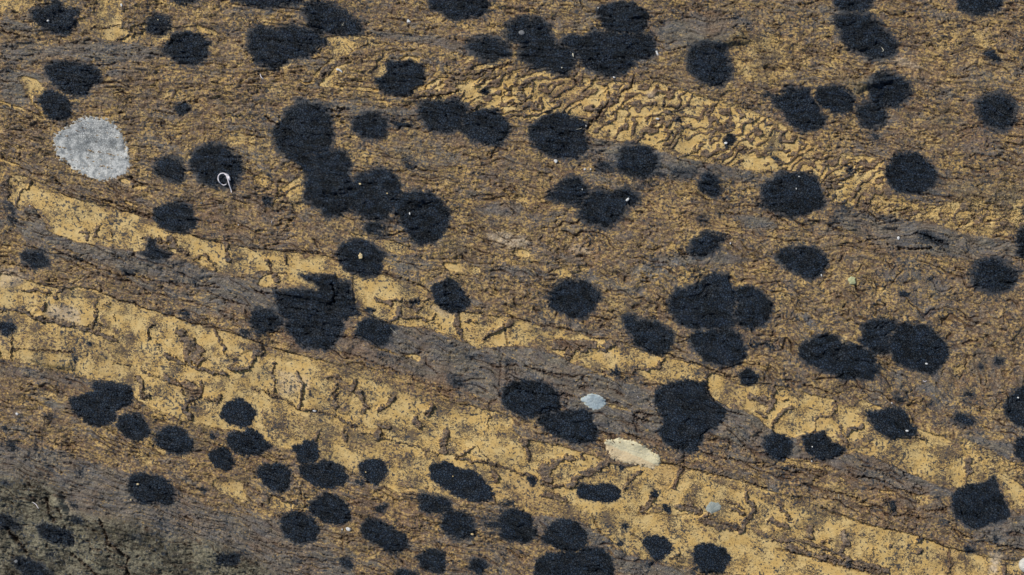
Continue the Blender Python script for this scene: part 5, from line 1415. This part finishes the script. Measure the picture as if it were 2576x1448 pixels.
# ------------------------------------------------------------------ loose bits lying on the rock
def zat(px, py):
    i = int(np.clip(np.searchsorted(gx, px), 0, NX-1)); j = int(np.clip(np.searchsorted(gy, py), 0, NY-1))
    return float(rockh[max(j-1, 0):j+2, max(i-1, 0):i+2].max())
TOP = {}
def rest_z(px, py):
    z = zat(px, py)
    i = int(np.clip(np.searchsorted(gx, px), 0, NX-1)); j = int(np.clip(np.searchsorted(gy, py), 0, NY-1))
    return z + (3.4 if owner[j, i] >= 0 else 0)
WHITE = plain_material('white_shell', lin(226, 226, 224), lin(200, 200, 198)); WHITEP = plain_material('white_fibre', lin(238, 234, 236), lin(222, 214, 220))
YEL = plain_material('pale_yellow_chip', lin(222, 204, 160), lin(200, 170, 116)); GRN = plain_material('pale_green_chip', lin(184, 186, 142), lin(166, 168, 122))
PEB = plain_material('pebble_stone', lin(206, 204, 196), lin(186, 184, 176)); GRY = plain_material('grey_disc', lin(120, 122, 124), lin(98, 100, 104))
STRAW = plain_material('straw', lin(206, 200, 178), lin(176, 170, 150))
def chip(name, pts, mat, label, cat, thick=2.0, tilt=(0, 0), group=None, seed=0):
    """an irregular flake: outline with bevelled, slightly domed top"""
    p = DD('D', pts) if isinstance(pts, str) else pts
    c = p.mean(0); q = smooth_closed(p); r = random.Random(seed+int(c[0]))
    n = len(q); V = []; F = []
    ox, oy = to_world_xy(*c); z0 = rest_z(*c)
    rings = [(1.0, -.8), (1.0, thick*.55), (.82, thick*.95), (.45, thick*1.15)]
    for s_, h_ in rings:
        for x_, y_ in q:
            dx_, dy_ = (x_-c[0])*s_, (y_-c[1])*s_
            jz = r.uniform(-.15, .15)*thick if h_ > 0 else 0
            V.append((dx_*S, -dy_*S, (h_+jz+dx_*tilt[0]+dy_*tilt[1])*S))
    V.append((0, 0, thick*1.15*S))
    for a in range(len(rings)-1):
        for i in range(n):
            j = (i+1) % n; F.append((a*n+i, a*n+j, (a+1)*n+j, (a+1)*n+i))
    t = (len(rings)-1)*n
    for i in range(n): F.append((t+i, t+(i+1) % n, len(V)-1))
    F.append(tuple(range(n))[::-1])
    me = bpy.data.meshes.new(name); me.from_pydata(V, [], F); me.update()
    import bmesh
    bm = bmesh.new(); bm.from_mesh(me); bmesh.ops.recalc_face_normals(bm, faces=bm.faces); bm.to_mesh(me); bm.free()
    o = add_obj(name, me, mat, label=label, category=cat); o.location = (ox, oy, z0*S)
    if group: o['group'] = group
    return o
def tube(name, path, rads, mat, label, cat, lift=None, parent=None, group=None):
    """a round fibre following a path (drawing units); lift = height above the surface at each point"""
    p = np.array(path, float); k = len(p)
    # subdivide with Catmull-Rom
    P_ = []; R_ = []; L_ = []
    lift = lift or [1.0]*k
    for i in range(k-1):
        a = p[max(i-1, 0)]; b = p[i]; c = p[i+1]; e = p[min(i+2, k-1)]
        for t_ in np.linspace(0, 1, 6, endpoint=False):
            P_.append(.5*((2*b)+(-a+c)*t_+(2*a-5*b+4*c-e)*t_**2+(-a+3*b-3*c+e)*t_**3))
            R_.append(rads[i]*(1-t_)+rads[i+1]*t_); L_.append(lift[i]*(1-t_)+lift[i+1]*t_)
    P_.append(p[-1]); R_.append(rads[-1]); L_.append(lift[-1]); P_ = np.array(P_)
    zs = np.array([rest_z(*q)+l for q, l in zip(P_, L_)])
    zs = np.convolve(np.pad(zs, 2, mode='edge'), np.ones(5)/5, 'valid')
    c0 = P_.mean(0); ox, oy = to_world_xy(*c0); z0 = zs.min(); m = 8; V = []; F = []
    for i, q in enumerate(P_):
        d_ = P_[min(i+1, len(P_)-1)]-P_[max(i-1, 0)]; d_ = d_/(np.linalg.norm(d_)+1e-6); nrm = np.array([-d_[1], d_[0]])
        for j in range(m):
            an = 2*math.pi*j/m; off = nrm*math.cos(an)*R_[i]
            V.append(((q[0]+off[0]-c0[0])*S, -(q[1]+off[1]-c0[1])*S, (zs[i]-z0+R_[i]*math.sin(an))*S))
    for i in range(len(P_)-1):
        for j in range(m):
            j2 = (j+1) % m; F.append((i*m+j, i*m+j2, (i+1)*m+j2, (i+1)*m+j))
    F.append(tuple(range(m))); F.append(tuple(range((len(P_)-1)*m, len(P_)*m))[::-1])
    me = bpy.data.meshes.new(name); me.from_pydata(V, [], F); me.update()
    import bmesh
    bm = bmesh.new(); bm.from_mesh(me); bmesh.ops.recalc_face_normals(bm, faces=bm.faces); bm.to_mesh(me); bm.free()
    me.polygons.foreach_set('use_smooth', np.ones(len(me.polygons), bool))
    props = dict(label=label, category=cat) if cat else {}
    o = add_obj(name, me, mat, parent=parent, **props); o.location = (ox, oy, z0*S)
    if group: o['group'] = group
    return o
def T(tile, s): return DD(tile, s)
curl = tube('curled_thread', T('10', "2288,410 2262,420 2235,408 2212,378 2206,342 2224,312 2255,303 2282,315 2300,355 2312,400 2325,450 2335,495"),
     [1.0, 1.2, 1.3, 1.4, 1.4, 1.5, 1.6, 1.7, 1.7, 1.6, 1.3, .9], WHITEP, 'white curled thread shaped like a hook on a round black lichen', 'thread',
     lift=[1, 2, 3, 4, 4, 4, 4, 3, 2, 2, 1.5, 1])
m_ = tube('fluff', T('10', "2272,312 2298,322 2315,350 2326,375"), [1.8, 3.0, 3.4, 1.4], WHITEP, '', '', lift=[3, 3, 2.5, 2])
m_.parent = curl; m_.location = m_.location - curl.location
CH = [
 ('stone_chip', '11', "1033,1128 1045,1118 1052,1095 1066,1108 1080,1120 1077,1160 1058,1162 1038,1156 1045,1142", YEL, 'yellow flake lying in the middle of a round black lichen', 'stone chip', 2.6),
 ('stone_chip', '13', "795,1360 812,1350 830,1333 847,1342 872,1346 868,1372 876,1392 868,1414 842,1413 814,1420 810,1395 798,1380", GRN, 'pale green star shaped chip alone on brown rock at the right', 'stone chip', 3.0),
 ('pebble', '33', "2516,1340 2525,1300 2555,1270 2600,1258 2660,1275 2690,1330 2680,1395 2620,1425 2560,1412 2525,1380", PEB, 'smooth white pebble cut by the right edge near the bottom corner', 'pebble', 11),
 ('stone_chip', '02', "65,330 85,315 115,318 130,340 118,360 88,362 70,352", GRY, 'rounded grey chip on the left lobe of the great black cluster', 'stone chip', 2.2),
 ('shell_bit', '12', "418,165 440,160 460,170 455,190 440,202 425,185", WHITE, 'white crumb at the foot of the round knobbly lichen', 'crumb', 3),
 ('shell_bit', '12', "720,252 738,248 746,258 735,270 722,268", WHITE, 'left of two white crumbs below the round knobbly lichen', 'crumb', 2),
 ('shell_bit', '12', "782,252 796,250 800,264 786,270", WHITE, 'right of two white crumbs below the round knobbly lichen', 'crumb', 2),
 ('shell_bit', '11', "1542,695 1553,692 1559,708 1553,722 1544,715", WHITE, 'white seed like crumb on the last lichen of the central chain', 'crumb', 2.2),
 ('shell_bit', '11', "1040,400 1060,400 1068,415 1052,422 1040,412", YEL, 'pale chip on the upper fold of the folded central lichen', 'crumb', 2),
 ('shell_bit', '11', "1316,500 1330,498 1336,510 1322,514", YEL, 'yellowish crumb on the lower fold of the folded central lichen', 'crumb', 1.6),
 ('shell_bit', '01', "1520,205 1535,195 1545,210 1558,220 1550,235 1535,228 1520,235", WHITE, 'white flake on brown rock left of the oval lichen near the top', 'flake', 2),
 ('shell_bit', '01', "805,700 820,690 845,700 860,712 872,728 868,740 850,722 830,712 815,715", WHITE, 'white ragged flake beside a dark vein left of the pebbly lichen', 'flake', 2),
 ('shell_bit', '00', "1215,45 1230,40 1240,60 1232,78 1220,70", WHITE, 'white flake on bright ochre near the top left edge', 'flake', 2),
 ('shell_bit', '00', "480,212 495,205 508,216 495,228 482,225", WHITE, 'white speck on the ragged black lichen in the upper left corner', 'crumb', 2),
 ('seed', '02', "605,545 615,545 622,565 620,585 610,578 604,562", STRAW, 'straw coloured seed between two lobes of the great black cluster', 'seed', 2),
 ('shell_bit', '02', "1012,778 1028,778 1040,790 1030,796 1015,790", WHITE, 'white crumb just under the great black cluster', 'crumb', 2),
 ('shell_bit', '02', "1440,520 1455,515 1465,535 1474,555 1468,570 1458,562 1448,540", WHITE, 'white feathery flake at the right rim of the great black cluster', 'flake', 2),
 ('shell_bit', '02', "492,686 505,682 508,698 496,700", STRAW, 'tiny pale seed at the lower rim of the great black cluster', 'seed', 1.5),
 ('shell_bit', '02', "737,1262 748,1270 750,1282 740,1280", WHITE, 'tiny white crumb on the right rim of the round knobbly lichen', 'crumb', 1.6),
 ('shell_bit', '02', "1440,1196 1460,1190 1482,1200 1470,1212 1448,1208", WHITE, 'white flake amid dark stains on the upper ochre', 'flake', 1.8),
 ('shell_bit', '02', "856,88 868,88 870,98 860,101", WHITE, 'white dot on the top knob of the great black cluster', 'crumb', 1.6),
 ('shell_bit', '02', "2128,1440 2150,1432 2165,1445 2150,1460 2130,1456", WHITE, 'white crumb on the small dark knob amid the ochre veins', 'crumb', 2),
 ('shell_bit', '12', "700,455 708,452 712,468 706,474", WHITE, 'white crumb on the upper left lichen of the ragged pair', 'crumb', 1.8),
 ('shell_bit', '12', "1140,570 1160,548 1175,545 1178,565 1160,580 1145,582", WHITE, 'white crumbly flake on the winged lichen of the ragged pair', 'flake', 1.6),
 ('shell_bit', '12', "2188,995 2200,992 2202,1012 2190,1016", WHITE, 'white crumb right of the torn black lichen', 'crumb', 1.6),
 ('shell_bit', '13', "298,328 310,328 311,340 300,341", WHITE, 'upper white speck on the arched black lichen', 'crumb', 1.6),
 ('shell_bit', '13', "268,448 276,450 280,465 272,467", WHITE, 'lower white speck on the arched black lichen', 'crumb', 1.6),
 ('shell_bit', '13', "525,1312 537,1315 541,1335 532,1340", WHITE, 'white crumb at the lower rim of the plain oval lichen', 'crumb', 1.8),
 ('shell_bit', '13', "1290,945 1305,930 1320,945 1312,970 1296,965", WHITE, 'white flake in the folded grey layer at the right', 'flake', 1.8),
 ('shell_bit', '23', "1575,762 1590,756 1607,764 1600,776 1584,775", WHITE, 'white chip on the right lobe of the big double lichen', 'crumb', 2.2),
 ('shell_bit', '23', "2500,1104 2515,1098 2522,1110 2510,1118", WHITE, 'white crumb on the lower lichen cut by the right edge', 'crumb', 2),
 ('shell_bit', '23', "1376,1435 1395,1428 1412,1440 1400,1450 1382,1448", WHITE, 'white crumb at the foot of the winged black lichen', 'crumb', 2),
 ('shell_bit', '33', "426,142 436,140 440,152 430,156", WHITE, 'white speck on the pointed black lichen', 'crumb', 1.8),
 ('shell_bit', '33', "426,290 436,288 440,300 430,304", WHITE, 'white speck just below the pointed black lichen', 'crumb', 1.8),
 ('shell_bit', '30', "1386,520 1400,514 1418,520 1412,532 1392,530", YEL, 'pale chip on the lone broad lichen of the lower left', 'crumb', 2),
 ('shell_bit', '30', "1320,676 1334,672 1340,686 1328,692", YEL, 'pale crumb left below the lone broad lichen', 'crumb', 1.6),
 ('shell_bit', '20', "175,1260 190,1250 206,1264 204,1278 186,1282", WHITE, 'white crumb on the brown rock at the left edge', 'crumb', 2),
 ('shell_bit', '30', "140,1300 165,1290 182,1305 170,1325 150,1322", GRY, 'grey chip on the lichen at the lower left corner', 'stone chip', 2),
 ('shell_bit', '31', "2160,1024 2180,1018 2195,1028 2185,1040 2165,1036", YEL, 'pale chip on the lower right rim of a bottom lichen', 'crumb', 2),
 ('shell_bit', '31', "1975,445 1985,443 1990,455 1980,460", YEL, 'yellowish crumb on the long two humped lichen', 'crumb', 1.8),
 ('shell_bit', '31', "1095,405 1108,403 1112,414 1100,418", YEL, 'yellowish crumb on the heart shaped lichen', 'crumb', 1.6),
 ('shell_bit', '31', "860,978 872,975 876,990 866,994", WHITE, 'white crumb right of the touching pair of lichens', 'crumb', 1.8),
 ('shell_bit', '31', "905,965 930,960 955,978 950,1000 925,1002 908,985", WHITE, 'white quartz chip right of the touching pair of lichens', 'flake', 2),
 ('shell_bit', '31', "566,1232 590,1222 612,1235 600,1250 575,1250", WHITE, 'white crumb by the crack below the bottom black lichens', 'crumb', 1.6) if False else
 ('shell_bit', '21', "565,1232 590,1224 612,1238 600,1252 575,1250", WHITE, 'white crumb in the brown strip crossing the lower ochre', 'crumb', 1.6),
 ('shell_bit', '10', "290,620 300,620 306,630 296,634", WHITE, 'tiny pale crumb on the rim of the left ochre band', 'crumb', 1.5),
 ('shell_bit', '10', "2018,595 2035,590 2045,602 2030,612", GRY, 'pale grey crumb right of the striped black lichen', 'crumb', 1.6),
 ('shell_bit', '10', "2392,812 2402,810 2406,822 2396,826", WHITE, 'white crumb on the brown layer in the centre left', 'crumb', 1.5),
 ('shell_bit', '30', "2030,1335 2040,1330 2050,1345 2040,1352", WHITE, 'tiny white crumb at the bottom of the olive slab', 'crumb', 1.5) if False else
 ('shell_bit', '23', "1236,1156 1248,1154 1252,1166 1240,1170", WHITE, 'tiny white crumb above the winged black lichen', 'crumb', 1.5),
 ('shell_bit', '00', "1590,200 1600,200 1604,210 1594,214", YEL, 'upper pale crumb on the small lozenge shaped lichen', 'crumb', 1.4),
]
for nm, tl, pts, mt, lb, ct, th_ in CH:
    o = chip(nm, T(tl, pts), mt, lb, ct, th_)
    if ct in ('crumb', 'flake'): o['group'] = 'white and pale crumbs scattered on the rock'
tube('plant_fibre', T('21', "1358,402 1385,432 1410,455 1424,470"), [.5, .7, .6, .3], STRAW, 'pale needle at the right tip of a central black lichen', 'fibre')
tube('plant_fibre', T('30', "332,710 355,722 380,742 405,770"), [.5, .9, .9, .5], WHITEP, 'white curved fibre on the olive slab', 'fibre')
tube('plant_fibre', T('33', "712,630 700,628 698,645 702,670"), [.4, .6, .6, .5], STRAW, 'short bent hair on a crack in the lower right', 'fibre')
tube('plant_fibre', T('01', "45,748 52,770 62,788 82,802"), [.6, 1.0, 1.0, .4], WHITEP, 'short white fibre under the large wide black lichen', 'fibre')
tube('plant_fibre', T('03', "1138,480 1150,500 1158,514 1140,524"), [.5, .8, .8, .4], STRAW, 'pale broken twig on the long slanting lichen', 'fibre')
tube('plant_fibre', T('23', "1567,936 1578,946 1592,946 1603,938"), [.4, .8, .8, .4], WHITEP, 'tiny white crescent hair below the big double lichen', 'fibre')
tube('plant_fibre', T('01', "885,232 878,250 868,262 888,260"), [.3, .5, .5, .3], STRAW, 'thin v shaped hair on the slanting lichen near the top', 'fibre')
tube('plant_fibre', T('02', "640,1312 665,1308 690,1302 700,1292"), [.3, .5, .5, .3], STRAW, 'thin hair on the right part of the round knobbly lichen', 'fibre')
tube('plant_fibre', T('21', "2485,840 2500,842"), [.4, .4], STRAW, 'hair', 'fibre') if False else None
tube('plant_fibre', T('11', "168,775 162,790 160,802"), [.3, .6, .4], WHITEP, 'tiny white hair left below the teal black lichen', 'fibre')
tube('plant_fibre', T('22', "1258,1088 1264,1098 1270,1106"), [.3, .6, .4], WHITEP, 'tiny white hair right of the pale blue grey lichen', 'fibre')
tube('plant_fibre', T('11', "1420,1400 1425,1402"), [.3, .3], WHITEP, 'x', 'fibre') if False else None
tot = sum(len(o.data.polygons) for o in bpy.data.objects if o.type == 'MESH')
print('faces', tot, 'objects', len(bpy.data.objects), 'grid', NX, NY)
